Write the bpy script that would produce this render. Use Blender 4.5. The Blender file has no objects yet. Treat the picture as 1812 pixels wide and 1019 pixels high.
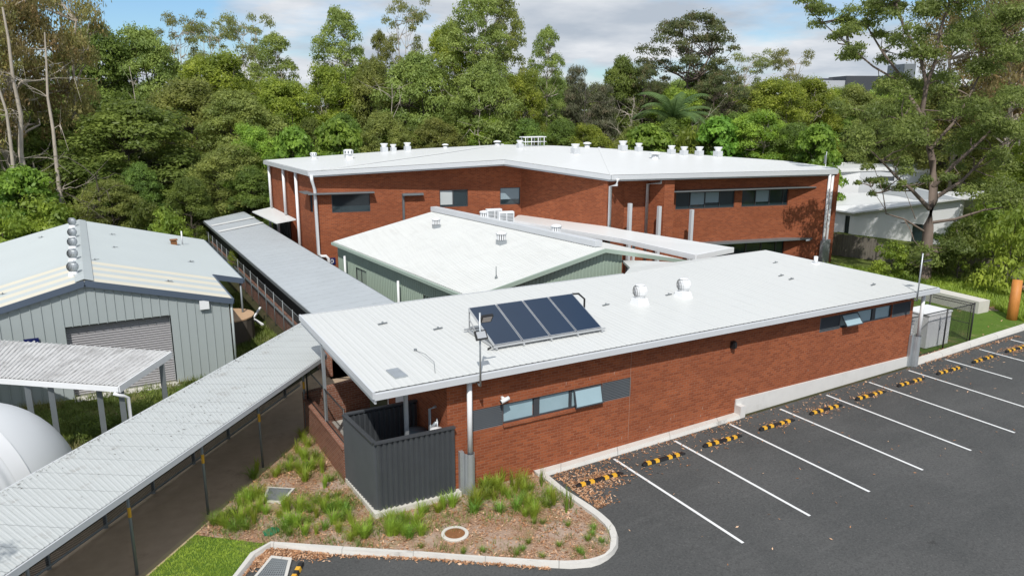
import bpy, math, random
import numpy as np
from mathutils import Vector, Matrix
from mathutils.geometry import intersect_ray_tri
random.seed(7); RNG = np.random.default_rng(11)
C = bpy.context.scene.collection
R = math.radians
# ---------------- camera numbers (survey of the site: X along the front wall, Y into the site, Z up, metres)
FPX, YAW, PITCH, ROLL, CH = 1345.2, R(29.4887), R(13.4304), R(0.1397), 10.9
_f = Vector((math.sin(YAW)*math.cos(PITCH), math.cos(YAW)*math.cos(PITCH), -math.sin(PITCH)))
_r = Vector((math.cos(YAW), -math.sin(YAW), 0)); _u = _r.cross(_f)
_c, _s = math.cos(ROLL), math.sin(ROLL)
CR, CU = _c*_r+_s*_u, -_s*_r+_c*_u
CF = _f
CAM = Vector((0, 0, CH))
def ray(x, y): return CR*((x-906)/FPX) + CU*(-(y-509.5)/FPX) + CF
def AT(x, y, z):
    d = ray(x, y); return CAM + d*((z-CH)/d.z)
def ONY(x, y, Y):
    d = ray(x, y); return CAM + d*(Y/d.y)
def ONX(x, y, X):
    d = ray(x, y); return CAM + d*(X/d.x)
def ONP(x, y, p0, p1):
    n = Vector((p1[1]-p0[1], -(p1[0]-p0[0]), 0)); d = ray(x, y)
    return CAM + d*(n.dot(Vector((p0[0], p0[1], 0))-CAM)/n.dot(d))
def DP(x, y, D): return CAM + ray(x, y)*D
def gz(x, y=0): return max(0., min(.7, (x-12)*.0245))
def ATG(x, y, dz=0):
    z = 0
    for _ in range(6):
        p = AT(x, y, z+dz); z = gz(p.x, p.y)
    return p
def hit(tris, x, y):
    d = ray(x, y); best = None
    for a, b, c in tris:
        h = intersect_ray_tri(a, b, c, d, CAM, True)
        if h is not None and (best is None or (h-CAM).length < (best-CAM).length): best = h
    return best
def hitd(tris, x, y):          # walk down the roof until it is met
    for k in range(60):
        h = hit(tris, x, y+k)
        if h is not None: return h
    raise RuntimeError('no roof at %s %s' % (x, y))

# ---------------- materials
def newmat(name):
    m = bpy.data.materials.new(name); m.use_nodes = True
    nt = m.node_tree; b = nt.nodes['Principled BSDF']
    return m, nt, b
def N(nt, t, **kw):
    n = nt.nodes.new(t)
    for k, v in kw.items():
        if k in n.inputs.keys(): n.inputs[k].default_value = v
        else: setattr(n, k, v)
    return n
def L(nt, a, b): nt.links.new(a, b)
def mixc(nt, fac, a, b, mode='MIX'):
    n = nt.nodes.new('ShaderNodeMix'); n.data_type = 'RGBA'; n.blend_type = mode
    for sock, v in ((n.inputs['Factor'], fac), (n.inputs['A'], a), (n.inputs['B'], b)):
        pass
    fs = [s for s in n.inputs if s.name == 'Factor' and s.type == 'VALUE'][0]
    As = [s for s in n.inputs if s.name == 'A' and s.type == 'RGBA'][0]
    Bs = [s for s in n.inputs if s.name == 'B' and s.type == 'RGBA'][0]
    for s, v in ((fs, fac), (As, a), (Bs, b)):
        if isinstance(v, bpy.types.NodeSocket): L(nt, v, s)
        elif isinstance(v, (tuple, list)): s.default_value = (*v, 1) if len(v) == 3 else v
        else: s.default_value = v
    return [s for s in n.outputs if s.type == 'RGBA'][0]
def math_(nt, op, a, b=None, c=None):
    n = nt.nodes.new('ShaderNodeMath'); n.operation = op
    for i, v in enumerate((a, b, c)):
        if v is None: continue
        if isinstance(v, bpy.types.NodeSocket): L(nt, v, n.inputs[i])
        else: n.inputs[i].default_value = v
    return n.outputs[0]
def ramp(nt, val, stops):
    n = nt.nodes.new('ShaderNodeValToRGB'); L(nt, val, n.inputs[0]); e = n.color_ramp.elements
    while len(e) < len(stops): e.new(.5)
    for i, (p, c) in enumerate(stops):
        e[i].position = p; e[i].color = (c, c, c, 1) if not isinstance(c, (tuple, list)) else (*c, 1)
    return n.outputs[0]
def noise(nt, vec, scale, detail=4, rough=.55, vscale=None):
    if vscale:
        mp = N(nt, 'ShaderNodeMapping'); mp.inputs['Scale'].default_value = vscale; L(nt, vec, mp.inputs[0]); vec = mp.outputs[0]
    n = N(nt, 'ShaderNodeTexNoise'); n.inputs['Scale'].default_value = scale; n.inputs['Detail'].default_value = detail
    n.inputs['Roughness'].default_value = rough; L(nt, vec, n.inputs['Vector']); return n.outputs[0]
def dk(c, k): return tuple(v*k for v in c)
def simple(name, col, rough=.6, metal=0., var=.12, vs=1.2, streak=0., bump=0., bs=30, dirt=None, dirt_amt=.5, dirt_lo=.55, spec=.5, seam=None):
    m, nt, b = newmat(name); tc = N(nt, 'ShaderNodeTexCoord')
    base = mixc(nt, noise(nt, tc.outputs['Object'], vs), dk(col, 1-var), tuple(min(1, v*(1+var)) for v in col))
    if streak:
        s = noise(nt, tc.outputs['UV'], 1, 5, .7, (7, .35, 1))
        base = mixc(nt, ramp(nt, s, [(.48, 0), (.75, streak)]), base, dk(col, .35))
    if dirt:
        d = noise(nt, tc.outputs['UV'], .9, 8, .75)
        base = mixc(nt, ramp(nt, d, [(dirt_lo, 0), (dirt_lo+.12, dirt_amt)]), base, dirt)
    if seam:
        dt = N(nt, 'ShaderNodeVectorMath'); dt.operation = 'DOT_PRODUCT'; L(nt, tc.outputs['Object'], dt.inputs[0]); dt.inputs[1].default_value = (seam[0], seam[1], 0)
        pp = math_(nt, 'PINGPONG', dt.outputs['Value'], seam[2]/2); base = mixc(nt, math_(nt, 'MULTIPLY', math_(nt, 'LESS_THAN', pp, seam[3]/2), math_(nt, 'MULTIPLY', noise(nt, tc.outputs['UV'], 2.5, 3), seam[4]*2)), base, dk(col, .3))
    L(nt, base, b.inputs['Base Color']); b.inputs['Roughness'].default_value = rough; b.inputs['Metallic'].default_value = metal
    b.inputs['Specular IOR Level'].default_value = spec
    if bump:
        bp = N(nt, 'ShaderNodeBump'); bp.inputs['Strength'].default_value = bump; bp.inputs['Distance'].default_value = .02
        L(nt, noise(nt, tc.outputs['Object'], bs, 3), bp.inputs['Height']); L(nt, bp.outputs[0], b.inputs['Normal'])
    return m
def brickmat(name, c1, c2, mort, msize=.008, var=1.):
    m, nt, b = newmat(name); tc = N(nt, 'ShaderNodeTexCoord')
    bt = N(nt, 'ShaderNodeTexBrick'); L(nt, tc.outputs['UV'], bt.inputs['Vector'])
    bt.inputs['Scale'].default_value = 1; bt.inputs['Brick Width'].default_value = .24; bt.inputs['Row Height'].default_value = .086
    bt.inputs['Mortar Size'].default_value = msize; bt.inputs['Mortar Smooth'].default_value = .3; bt.inputs['Bias'].default_value = -.1
    bt.inputs['Color1'].default_value = (*c1, 1); bt.inputs['Color2'].default_value = (*c2, 1); bt.inputs['Mortar'].default_value = (*mort, 1)
    patch = noise(nt, tc.outputs['UV'], 1.0, 5, .65, (.55, 1.6, 1))
    col = mixc(nt, ramp(nt, patch, [(.42, 0), (.75, .4*var)]), bt.outputs['Color'], dk(c1, .75))
    band = noise(nt, tc.outputs['UV'], 3.2, 4, .7, (.5, 3.2, 1))
    col = mixc(nt, ramp(nt, band, [(.55, 0), (.7, .22)]), col, (c2[0]*1.1, c2[1]*1.15, c2[2]*1.1))
    eff = noise(nt, tc.outputs['UV'], 14, 3, .7)
    col = mixc(nt, ramp(nt, eff, [(.7, 0), (.8, .25)]), col, (.40, .24, .17))
    col = mixc(nt, ramp(nt, noise(nt, tc.outputs['UV'], .35, 4, .6), [(.4, 0), (.65, .35)]), col, (c1[0]*.95, c1[1]*1.1, c1[2]*1.3))
    L(nt, col, b.inputs['Base Color']); b.inputs['Roughness'].default_value = .9; b.inputs['Specular IOR Level'].default_value = .15
    bp = N(nt, 'ShaderNodeBump'); bp.inputs['Strength'].default_value = .5; bp.inputs['Distance'].default_value = .006; bp.invert = True
    L(nt, bt.outputs['Fac'], bp.inputs['Height']); L(nt, bp.outputs[0], b.inputs['Normal'])
    return m
def leafmat(name, cdark, clight, brown=None, trans=.42):
    m, nt, b = newmat(name); tc = N(nt, 'ShaderNodeTexCoord')
    oi = N(nt, 'ShaderNodeObjectInfo'); ge = N(nt, 'ShaderNodeNewGeometry')
    n1 = noise(nt, tc.outputs['Object'], .45, 2)
    col = mixc(nt, ramp(nt, n1, [(.36, 0), (.66, 1)]), cdark, clight)
    col = mixc(nt, math_(nt, 'MULTIPLY', ge.outputs['Random Per Island'], .55), col, dk(cdark, .8))
    if brown: col = mixc(nt, ramp(nt, noise(nt, tc.outputs['Object'], .8, 2), [(.5, 0), (.68, .7)]), col, brown)
    hs = N(nt, 'ShaderNodeHueSaturation'); L(nt, col, hs.inputs['Color'])
    L(nt, math_(nt, 'MULTIPLY_ADD', oi.outputs['Random'], .05, .475), hs.inputs['Hue'])
    L(nt, math_(nt, 'MULTIPLY_ADD', oi.outputs['Random'], .5, .8), hs.inputs['Value'])
    L(nt, hs.outputs[0], b.inputs['Base Color']); b.inputs['Roughness'].default_value = .5; b.inputs['Specular IOR Level'].default_value = .3
    tr = N(nt, 'ShaderNodeBsdfTranslucent'); L(nt, mixc(nt, .5, hs.outputs[0], tuple(min(1, v*1.5) for v in clight)), tr.inputs['Color'])
    mx = N(nt, 'ShaderNodeMixShader'); mx.inputs[0].default_value = trans
    out = nt.nodes['Material Output']; L(nt, b.outputs[0], mx.inputs[1]); L(nt, tr.outputs[0], mx.inputs[2]); L(nt, mx.outputs[0], out.inputs['Surface'])
    return m
def meshmat(name, col, period=.06, wire=.12, metal=.3):
    m, nt, b = newmat(name); tc = N(nt, 'ShaderNodeTexCoord'); sx = N(nt, 'ShaderNodeSeparateXYZ'); L(nt, tc.outputs['UV'], sx.inputs[0])
    def band(v):
        p = math_(nt, 'PINGPONG', v, period/2); return math_(nt, 'LESS_THAN', p, wire*period/2)
    a = band(math_(nt, 'ADD', sx.outputs[0], sx.outputs[1])); c = band(math_(nt, 'SUBTRACT', sx.outputs[0], sx.outputs[1]))
    f = math_(nt, 'MAXIMUM', a, c)
    b.inputs['Base Color'].default_value = (*col, 1); b.inputs['Metallic'].default_value = metal; b.inputs['Roughness'].default_value = .5
    t = N(nt, 'ShaderNodeBsdfTransparent'); mx = N(nt, 'ShaderNodeMixShader'); L(nt, f, mx.inputs[0]); L(nt, t.outputs[0], mx.inputs[1]); L(nt, b.outputs[0], mx.inputs[2])
    L(nt, mx.outputs[0], nt.nodes['Material Output'].inputs['Surface']); return m

M = {}
M['brick'] = brickmat('red_brick', (.225, .062, .027), (.36, .106, .043), (.30, .155, .10), .008)
M['brick_old'] = brickmat('old_brick', (.2, .075, .045), (.3, .13, .08), (.3, .24, .2), .012)
M['roof_white'] = simple('white_roof_sheet', (.575, .585, .57), .38, 0, .03, .3, dirt=(.42, .43, .42), dirt_amt=.3, dirt_lo=.6, seam=(1, 0, .762, .02, .22))
M['roof_back'] = simple('white_roof_smooth', (.68, .69, .685), .38, 0, .03, .2, dirt=(.55, .55, .55), dirt_amt=.2, dirt_lo=.6)
M['roof_green_shed'] = simple('weathered_white_roof', (.56, .57, .555), .5, 0, .05, .5, streak=.3, dirt=(.35, .34, .31), dirt_amt=.35, dirt_lo=.56)
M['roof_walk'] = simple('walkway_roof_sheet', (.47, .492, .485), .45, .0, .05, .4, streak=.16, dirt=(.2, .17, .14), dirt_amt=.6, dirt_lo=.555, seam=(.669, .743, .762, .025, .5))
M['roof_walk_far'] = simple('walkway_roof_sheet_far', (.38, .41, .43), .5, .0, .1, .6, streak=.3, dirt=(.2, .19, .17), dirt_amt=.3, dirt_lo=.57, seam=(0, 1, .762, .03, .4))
M['roof_carport'] = simple('lichened_roof', (.5, .5, .495), .7, 0, .1, 1.5, streak=.75, dirt=(.16, .15, .14), dirt_amt=.5, dirt_lo=.5)
M['roof_shed'] = simple('pale_blue_roof', (.42, .46, .465), .45, 0, .05, .3, streak=.08, dirt=(.4, .42, .42), dirt_amt=.3, dirt_lo=.6)
M['skylight'] = simple('cream_skylight', (.56, .53, .44), .35, 0, .06, 1)
M['white'] = simple('white_paint', (.74, .75, .76), .4, 0, .04, 2)
M['gutter'] = simple('grey_white_gutter', (.55, .57, .59), .4, 0, .06, 1)
M['galv'] = simple('galvanised_steel', (.42, .45, .47), .42, .55, .18, 3)
M['galv_dk'] = simple('weathered_steel', (.2, .22, .23), .5, .4, .15, 3)
M['char'] = simple('charcoal_paint', (.066, .073, .08), .42, 0, .15, 2)
M['char2'] = simple('charcoal_frame', (.05, .055, .062), .4, 0, .1, 2)
M['louvre'] = simple('louvre_grey', (.085, .095, .105), .45, 0, .1, 2)
M['black'] = simple('black_plastic', (.014, .014, .015), .45, 0, .1, 3)
M['dark'] = simple('dark_interior', (.012, .013, .014), .8, 0, .1, 2)
M['shed_wall'] = simple('grey_green_cladding', (.345, .385, .385), .5, 0, .04, .8)
M['shed_trim'] = simple('slate_blue_trim', (.075, .10, .14), .45, 0, .06, 1)
M['roller'] = simple('roller_door', (.36, .35, .36), .45, .1, .05, 1)
M['green'] = simple('pale_green_cladding', (.31, .39, .32), .5, 0, .05, .8)
M['green_trim'] = simple('pale_green_trim', (.33, .41, .345), .5, 0, .05, 1)
M['concrete'] = simple('concrete', (.56, .54, .49), .85, 0, .1, 2, bump=.25, dirt=(.3, .28, .25), dirt_amt=.35, dirt_lo=.58)
M['kerb'] = simple('kerb_concrete', (.56, .545, .51), .85, 0, .12, 2, bump=.3, dirt=(.2, .18, .16), dirt_amt=.6, dirt_lo=.58, seam=(.83, -.55, 1.8, .03, .45))
M['block'] = simple('pale_blockwork', (.6, .59, .57), .85, 0, .08, 2, bump=.2, dirt=(.4, .38, .35), dirt_amt=.3)
M['path'] = simple('exposed_aggregate', (.36, .27, .19), .9, 0, .2, 3, bump=.4, bs=60, dirt=(.1, .07, .05), dirt_amt=.5, dirt_lo=.58)
M['path_edge'] = simple('sandy_path_edge', (.42, .33, .2), .95, 0, .2, 3, bump=.3)
M['glass'] = simple('dark_glass', (.02, .035, .042), .06, 0, .3, .7, spec=.8)
M['glass_blue'] = simple('frosted_blue_glass', (.30, .42, .47), .16, 0, .1, 1.5)
M['blind'] = simple('roller_blind', (.25, .33, .37), .5, 0, .06, 1.5)
M['blind_lt'] = simple('pale_roller_blind', (.5, .54, .54), .5, 0, .06, 1.5)
M['solar'] = simple('collector_glass', (.022, .036, .062), .12, 0, .12, .7, spec=.6)
M['alum'] = simple('aluminium', (.6, .61, .62), .32, .7, .06, 4)
M['yellow'] = simple('amber_reflector', (.68, .37, .03), .45, 0, .15, 9)
M['line'] = simple('road_paint', (.7, .71, .71), .7, 0, .06, 4, dirt=(.4, .4, .4), dirt_amt=.4, dirt_lo=.62)
M['timber'] = simple('orange_timber_pole', (.52, .2, .04), .6, 0, .2, 3, streak=.4)
M['fence_wood'] = simple('grey_paling', (.17, .15, .125), .9, 0, .25, 2, streak=.6)
M['ply'] = simple('plywood', (.50, .33, .20), .6, 0, .12, 2)
M['rust'] = simple('rusty_iron', (.22, .095, .035), .85, .1, .4, 12, bump=.5, bs=30)
M['grate'] = simple('steel_grate', (.28, .3, .31), .5, .5, .15, 6)
M['greenlid'] = simple('green_plastic_lid', (.01, .17, .085), .45, 0, .15, 5)
M['navy'] = simple('navy_sign', (.008, .014, .09), .4, 0, .05, 4)
M['tent'] = simple('white_membrane', (.62, .64, .655), .45, 0, .03, .5, dirt=(.6, .6, .6), dirt_amt=.2)
M['tank'] = simple('grey_tank', (.10, .12, .14), .45, 0, .1, 3)
M['house'] = simple('white_house_wall', (.78, .79, .8), .5, 0, .03, .5)
M['joint'] = simple('pale_mortar_joint', (.38, .24, .18), .9, 0, .1, 3)
M['hosp'] = simple('pale_far_cladding', (.42, .44, .47), .6, 0, .06, .1)
M['hosp_dk'] = simple('dark_far_cladding', (.05, .055, .065), .6, 0, .06, .1)
M['bark_pale'] = simple('pale_gum_bark', (.40, .35, .29), .85, 0, .35, 1.5, streak=.35)
M['bark_red'] = simple('reddish_gum_bark', (.165, .125, .10), .85, 0, .4, 1.2, streak=.5)
M['bark_dk'] = simple('dark_bark', (.09, .075, .06), .9, 0, .3, 1.5)
M['mesh_black'] = meshmat('black_chain_link', (.015, .015, .015), .07, .17)
M['mesh_grey'] = meshmat('grey_chain_link', (.2, .21, .22), .07, .1)
M['mesh_fine'] = meshmat('fine_dark_mesh', (.03, .03, .03), .05, .32)
M['lf_gum'] = leafmat('gum_leaves', (0.155, 0.198, 0.051), (0.357, 0.395, 0.100))
M['lf_gum2'] = leafmat('olive_gum_leaves', (0.163, 0.198, 0.064), (0.374, 0.388, 0.129))
M['lf_red'] = leafmat('dark_gum_leaves', (0.085, 0.111, 0.046), (0.182, 0.215, 0.078), (0.208, 0.150, 0.072))
M['lf_brown'] = leafmat('browned_gum_leaves', (.15, .15, .05), (.34, .29, .11), (.42, .27, .12))
M['lf_dense'] = leafmat('deep_green_leaves', (0.098, 0.145, 0.032), (0.244, 0.319, 0.064))
M['lf_mid'] = leafmat('mid_green_leaves', (0.163, 0.236, 0.040), (0.423, 0.517, 0.072))
M['lf_bright'] = leafmat('bright_leaves', (0.105, 0.20, 0.033), (0.30, 0.44, 0.065))
M['lf_cas'] = leafmat('casuarina_needles', (0.104, 0.117, 0.065), (0.208, 0.208, 0.124), (0.221, 0.169, 0.111))
M['lf_big'] = leafmat('large_gum_leaves', (.12, .17, .045), (.28, .36, .09))
M['lf_palm'] = leafmat('palm_fronds', (.09, .15, .05), (.22, .31, .11))
M['lf_tuss'] = leafmat('strap_leaves', (0.196, 0.287, 0.035), (0.529, 0.620, 0.100), None, .45)
M['lf_tuss_dk'] = leafmat('dark_strap_leaves', (0.115, 0.196, 0.030), (0.322, 0.437, 0.070), None, .4)
M['lf_grass'] = leafmat('rough_grass_blades', (.08, .12, .02), (.22, .27, .06), (.3, .25, .12), .3)

# asphalt, ground, lawn, mulch
def ground_mats():
    m, nt, b = newmat('asphalt'); tc = N(nt, 'ShaderNodeTexCoord'); o = tc.outputs['Object']
    c = mixc(nt, noise(nt, o, .6, 9, .78), (.048, .052, .052), (.088, .088, .087))
    c = mixc(nt, ramp(nt, noise(nt, o, 1, 6, .75, (.22, 2.2, 1)), [(.5, 0), (.8, .3)]), c, (.13, .13, .128))
    c = mixc(nt, ramp(nt, noise(nt, o, 60, 2), [(.55, 0), (.8, .5)]), c, (.13, .13, .13))
    c = mixc(nt, ramp(nt, noise(nt, o, .9, 5, .8), [(.62, 0), (.72, .35)]), c, (.02, .02, .022))
    c = mixc(nt, ramp(nt, noise(nt, o, 2.3, 2), [(.70, 0), (.76, .5)]), c, (.03, .029, .028))
    c = mixc(nt, ramp(nt, noise(nt, o, .22, 3), [(.45, 0), (.6, .35)]), c, (.11, .11, .108))
    c = mixc(nt, ramp(nt, noise(nt, o, 16, 3, .7), [(.42, .35), (.5, 0)]), c, (.03, .03, .031))
    c = mixc(nt, ramp(nt, noise(nt, o, 20, 3, .7), [(.55, 0), (.7, .4)]), c, (.16, .16, .155))
    L(nt, c, b.inputs['Base Color']); b.inputs['Roughness'].default_value = .85; b.inputs['Specular IOR Level'].default_value = .25
    bp = N(nt, 'ShaderNodeBump'); bp.inputs['Strength'].default_value = .35; bp.inputs['Distance'].default_value = .01
    L(nt, noise(nt, o, 70, 2), bp.inputs['Height']); L(nt, bp.outputs[0], b.inputs['Normal']); M['asphalt'] = m
    m, nt, b = newmat('mulch'); tc = N(nt, 'ShaderNodeTexCoord'); o = tc.outputs['Object']
    c = mixc(nt, ramp(nt, noise(nt, o, 22, 4, .8), [(.35, 0), (.65, 1)]), (.14, .07, .035), (.46, .3, .2))
    c = mixc(nt, ramp(nt, noise(nt, o, .9, 3), [(.45, 0), (.6, .8)]), c, (.40, .31, .25))
    c = mixc(nt, ramp(nt, noise(nt, o, 2.2, 3), [(.55, 0), (.7, .5)]), c, (.2, .19, .07))
    L(nt, c, b.inputs['Base Color']); b.inputs['Roughness'].default_value = .95
    bp = N(nt, 'ShaderNodeBump'); bp.inputs['Strength'].default_value = .8; bp.inputs['Distance'].default_value = .03
    L(nt, noise(nt, o, 30, 3), bp.inputs['Height']); L(nt, bp.outputs[0], b.inputs['Normal']); M['mulch'] = m
    for nm, a, d, e in (('lawn', (.07, .14, .018), (.13, .2, .03), (.26, .24, .1)), ('rough_grass', (.07, .1, .018), (.15, .18, .04), (.26, .21, .11)), ('forest_floor', (.04, .045, .02), (.08, .07, .035), (.11, .08, .05))):
        m, nt, b = newmat(nm); tc = N(nt, 'ShaderNodeTexCoord'); o = tc.outputs['Object']
        c = mixc(nt, noise(nt, o, 1.3, 5, .7), a, d)
        c = mixc(nt, ramp(nt, noise(nt, o, .8, 5, .7), [(.52, 0), (.68, .8)]), c, e)
        c = mixc(nt, ramp(nt, noise(nt, o, 45, 3), [(.4, .45), (.6, 0)]), c, dk(a, .6))
        L(nt, c, b.inputs['Base Color']); b.inputs['Roughness'].default_value = .95; b.inputs['Specular IOR Level'].default_value = .2
        bp = N(nt, 'ShaderNodeBump'); bp.inputs['Strength'].default_value = .7; bp.inputs['Distance'].default_value = .04
        L(nt, noise(nt, o, 40, 3), bp.inputs['Height']); L(nt, bp.outputs[0], b.inputs['Normal']); M[nm] = m
    m, nt, b = newmat('leaf_litter_mat'); ge = N(nt, 'ShaderNodeNewGeometry')
    n = nt.nodes.new('ShaderNodeValToRGB'); L(nt, ge.outputs['Random Per Island'], n.inputs[0]); e = n.color_ramp.elements
    e[0].color = (.2, .085, .035, 1); e[1].color = (.62, .42, .28, 1); x = e.new(.5); x.color = (.42, .21, .1, 1)
    L(nt, n.outputs[0], b.inputs['Base Color']); b.inputs['Roughness'].default_value = .8; M['litter'] = m
ground_mats()

# ---------------- mesh builder
class MB:
    def __init__(s): s.v = []; s.f = []; s.sm = []
    def q(s, *pts, smooth=False):
        i = len(s.v); s.v += [tuple(p) for p in pts]; s.f.append(tuple(range(i, i+len(pts)))); s.sm.append(smooth); return s
    def box(s, c, size, rz=0, tilt=None):
        hx, hy, hz = size[0]/2, size[1]/2, size[2]/2; m = Matrix.Rotation(rz, 3, 'Z')
        if tilt: m = m @ Matrix.Rotation(tilt[0], 3, tilt[1])
        P = [Vector(c)+m@Vector((x, y, z)) for x in (-hx, hx) for y in (-hy, hy) for z in (-hz, hz)]
        i = len(s.v); s.v += [tuple(p) for p in P]
        for f in ((0, 1, 3, 2), (4, 6, 7, 5), (0, 4, 5, 1), (2, 3, 7, 6), (0, 2, 6, 4), (1, 5, 7, 3)): s.f.append(tuple(i+k for k in f)); s.sm.append(False)
        return s
    def bb(s, x0, y0, z0, x1, y1, z1): return s.box(((x0+x1)/2, (y0+y1)/2, (z0+z1)/2), (abs(x1-x0), abs(y1-y0), abs(z1-z0)))
    def beam(s, a, b, w, h):      # rectangular bar from a to b (w across, h up)
        a = Vector(a); b = Vector(b); d = (b-a); up = Vector((0, 0, 1)) if abs(d.normalized().z) < .9 else Vector((0, 1, 0))
        t = d.cross(up).normalized()*w/2; u = t.cross(d).normalized()*h/2
        P = [a-t-u, a+t-u, a+t+u, a-t+u, b-t-u, b+t-u, b+t+u, b-t+u]; i = len(s.v); s.v += [tuple(p) for p in P]
        for f in ((0, 1, 2, 3), (7, 6, 5, 4), (0, 4, 5, 1), (1, 5, 6, 2), (2, 6, 7, 3), (3, 7, 4, 0)): s.f.append(tuple(i+k for k in f)); s.sm.append(False)
        return s
    def tube(s, pts, r, n=8, cap=True):
        pts = [Vector(p) for p in pts]; rs = r if isinstance(r, (list, tuple)) else [r]*len(pts); i0 = len(s.v)
        for k, p in enumerate(pts):
            d = (pts[min(k+1, len(pts)-1)]-pts[max(k-1, 0)]).normalized()
            a = d.cross(Vector((0, 0, 1)) if abs(d.z) < .95 else Vector((1, 0, 0))).normalized(); b = d.cross(a)
            for j in range(n):
                t = 2*math.pi*j/n; s.v.append(tuple(p+(a*math.cos(t)+b*math.sin(t))*rs[k]))
        for k in range(len(pts)-1):
            for j in range(n):
                s.f.append((i0+k*n+j, i0+k*n+(j+1) % n, i0+(k+1)*n+(j+1) % n, i0+(k+1)*n+j)); s.sm.append(n > 4)
        if cap:
            s.f.append(tuple(i0+j for j in range(n))[::-1]); s.sm.append(False)
            s.f.append(tuple(i0+(len(pts)-1)*n+j for j in range(n))); s.sm.append(False)
        return s
    def lathe(s, c, prof, n=14, smooth=True):
        i0 = len(s.v); c = Vector(c)
        for r, z in prof:
            for j in range(n):
                t = 2*math.pi*j/n; s.v.append((c.x+r*math.cos(t), c.y+r*math.sin(t), c.z+z))
        for k in range(len(prof)-1):
            for j in range(n):
                s.f.append((i0+k*n+j, i0+k*n+(j+1) % n, i0+(k+1)*n+(j+1) % n, i0+(k+1)*n+j)); s.sm.append(smooth)
        s.f.append(tuple(i0+(len(prof)-1)*n+j for j in range(n))); s.sm.append(False)
        return s
    def prism(s, pts, dz0, dz1=None):   # pts: 3D outline; extruded from z+dz0 to z+dz1
        lo = [Vector(p)+Vector((0, 0, dz0)) for p in pts]; hi = [Vector(p)+Vector((0, 0, dz1)) for p in pts]; n = len(pts)
        s.q(*hi); s.q(*lo[::-1])
        for k in range(n): s.q(lo[k], lo[(k+1) % n], hi[(k+1) % n], hi[k])
        return s
    def wall(s, p0, p1, z0, za, zb, th=.2, holes=()):
        p0 = Vector((p0[0], p0[1], 0)); p1 = Vector((p1[0], p1[1], 0)); d = p1-p0; Ln = d.length; d /= Ln; n = Vector((d.y, -d.x, 0))
        z0a, z0b = z0 if isinstance(z0, tuple) else (z0, z0)
        P = lambda u, z, k=0: p0+d*u-n*k+Vector((0, 0, z))
        top = lambda u: za+(zb-za)*u/Ln
        bot = lambda u: z0a+(z0b-z0a)*u/Ln
        us = sorted({0., Ln, *[h[0] for h in holes], *[h[1] for h in holes]}); zs = sorted({*[h[2] for h in holes], *[h[3] for h in holes]})
        for i in range(len(us)-1):
            u0, u1 = us[i], us[i+1]; rows = [None]+zs+[None]
            for j in range(len(rows)-1):
                a0 = bot(u0) if rows[j] is None else rows[j]; a1 = bot(u1) if rows[j] is None else rows[j]
                b0 = top(u0) if rows[j+1] is None else rows[j+1]; b1 = top(u1) if rows[j+1] is None else rows[j+1]
                um = (u0+u1)/2; zm = (a0+a1+b0+b1)/4
                if any(h[0] < um < h[1] and h[2] < zm < h[3] for h in holes): continue
                s.q(P(u0, a0), P(u1, a1), P(u1, b1), P(u0, b0))
        s.q(P(Ln, bot(Ln), th), P(0, bot(0), th), P(0, top(0), th), P(Ln, top(Ln), th))
        s.q(P(0, bot(0), th), P(0, bot(0)), P(0, top(0)), P(0, top(0), th)); s.q(P(Ln, bot(Ln)), P(Ln, bot(Ln), th), P(Ln, top(Ln), th), P(Ln, top(Ln)))
        s.q(P(0, top(0)), P(Ln, top(Ln)), P(Ln, top(Ln), th), P(0, top(0), th))
        e = th-.004
        for u0, u1, a, b in holes:
            s.q(P(u0, a), P(u0, a, e), P(u0, b, e), P(u0, b)); s.q(P(u1, a, e), P(u1, a), P(u1, b), P(u1, b, e))
            s.q(P(u0, a), P(u1, a), P(u1, a, e), P(u0, a, e)); s.q(P(u0, b, e), P(u1, b, e), P(u1, b), P(u0, b))
        return s
    def ribs(s, a, b, c, d, period=.2, depth=.025, flat=.55, off=None):   # profiled sheet; ribs run from edge a-b to edge d-c
        a, b, c, d = map(Vector, (a, b, c, d)); Ln = (b-a).length; k = max(1, round(Ln/period)); nn = off or (b-a).cross(d-a).normalized()
        prof = []
        for i in range(k):
            for f, h in ((0, 0), (flat, 0), (flat+(1-flat)*.25, 1), (flat+(1-flat)*.75, 1)): prof.append(((i+f)/k, h*depth))
        prof.append((1, 0)); i0 = len(s.v)
        for t, h in prof: s.v.append(tuple(a.lerp(b, t)+nn*h)); s.v.append(tuple(d.lerp(c, t)+nn*h))
        for j in range(len(prof)-1): s.f.append((i0+2*j, i0+2*j+2, i0+2*j+3, i0+2*j+1)); s.sm.append(False)
        return s
    def build(s, name, mat, parent=None, loc=None, label=None, cat=None, group=None, kind=None, part_label=None):
        me = bpy.data.meshes.new(name)
        o3 = Vector(parent.get('_org', (0, 0, 0))) if parent is not None else Vector(loc if loc is not None else base_of(s.v))
        v = np.array(s.v, dtype=float); me.from_pydata((v-np.array(o3)).tolist(), [], s.f)
        me.polygons.foreach_set('use_smooth', s.sm); me.update()
        uvbox(me, o3); me.materials.append(mat)
        o = bpy.data.objects.new(name, me); C.objects.link(o)
        if parent is not None: o.parent = parent
        else: o.location = o3
        o['_org'] = tuple(o3)
        return tag(o, label, cat, group, kind) if parent is None else (tag(o, part_label) if part_label else o)
def base_of(v):
    a = np.array(v); return ((a[:, 0].min()+a[:, 0].max())/2, (a[:, 1].min()+a[:, 1].max())/2, a[:, 2].min())
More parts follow.
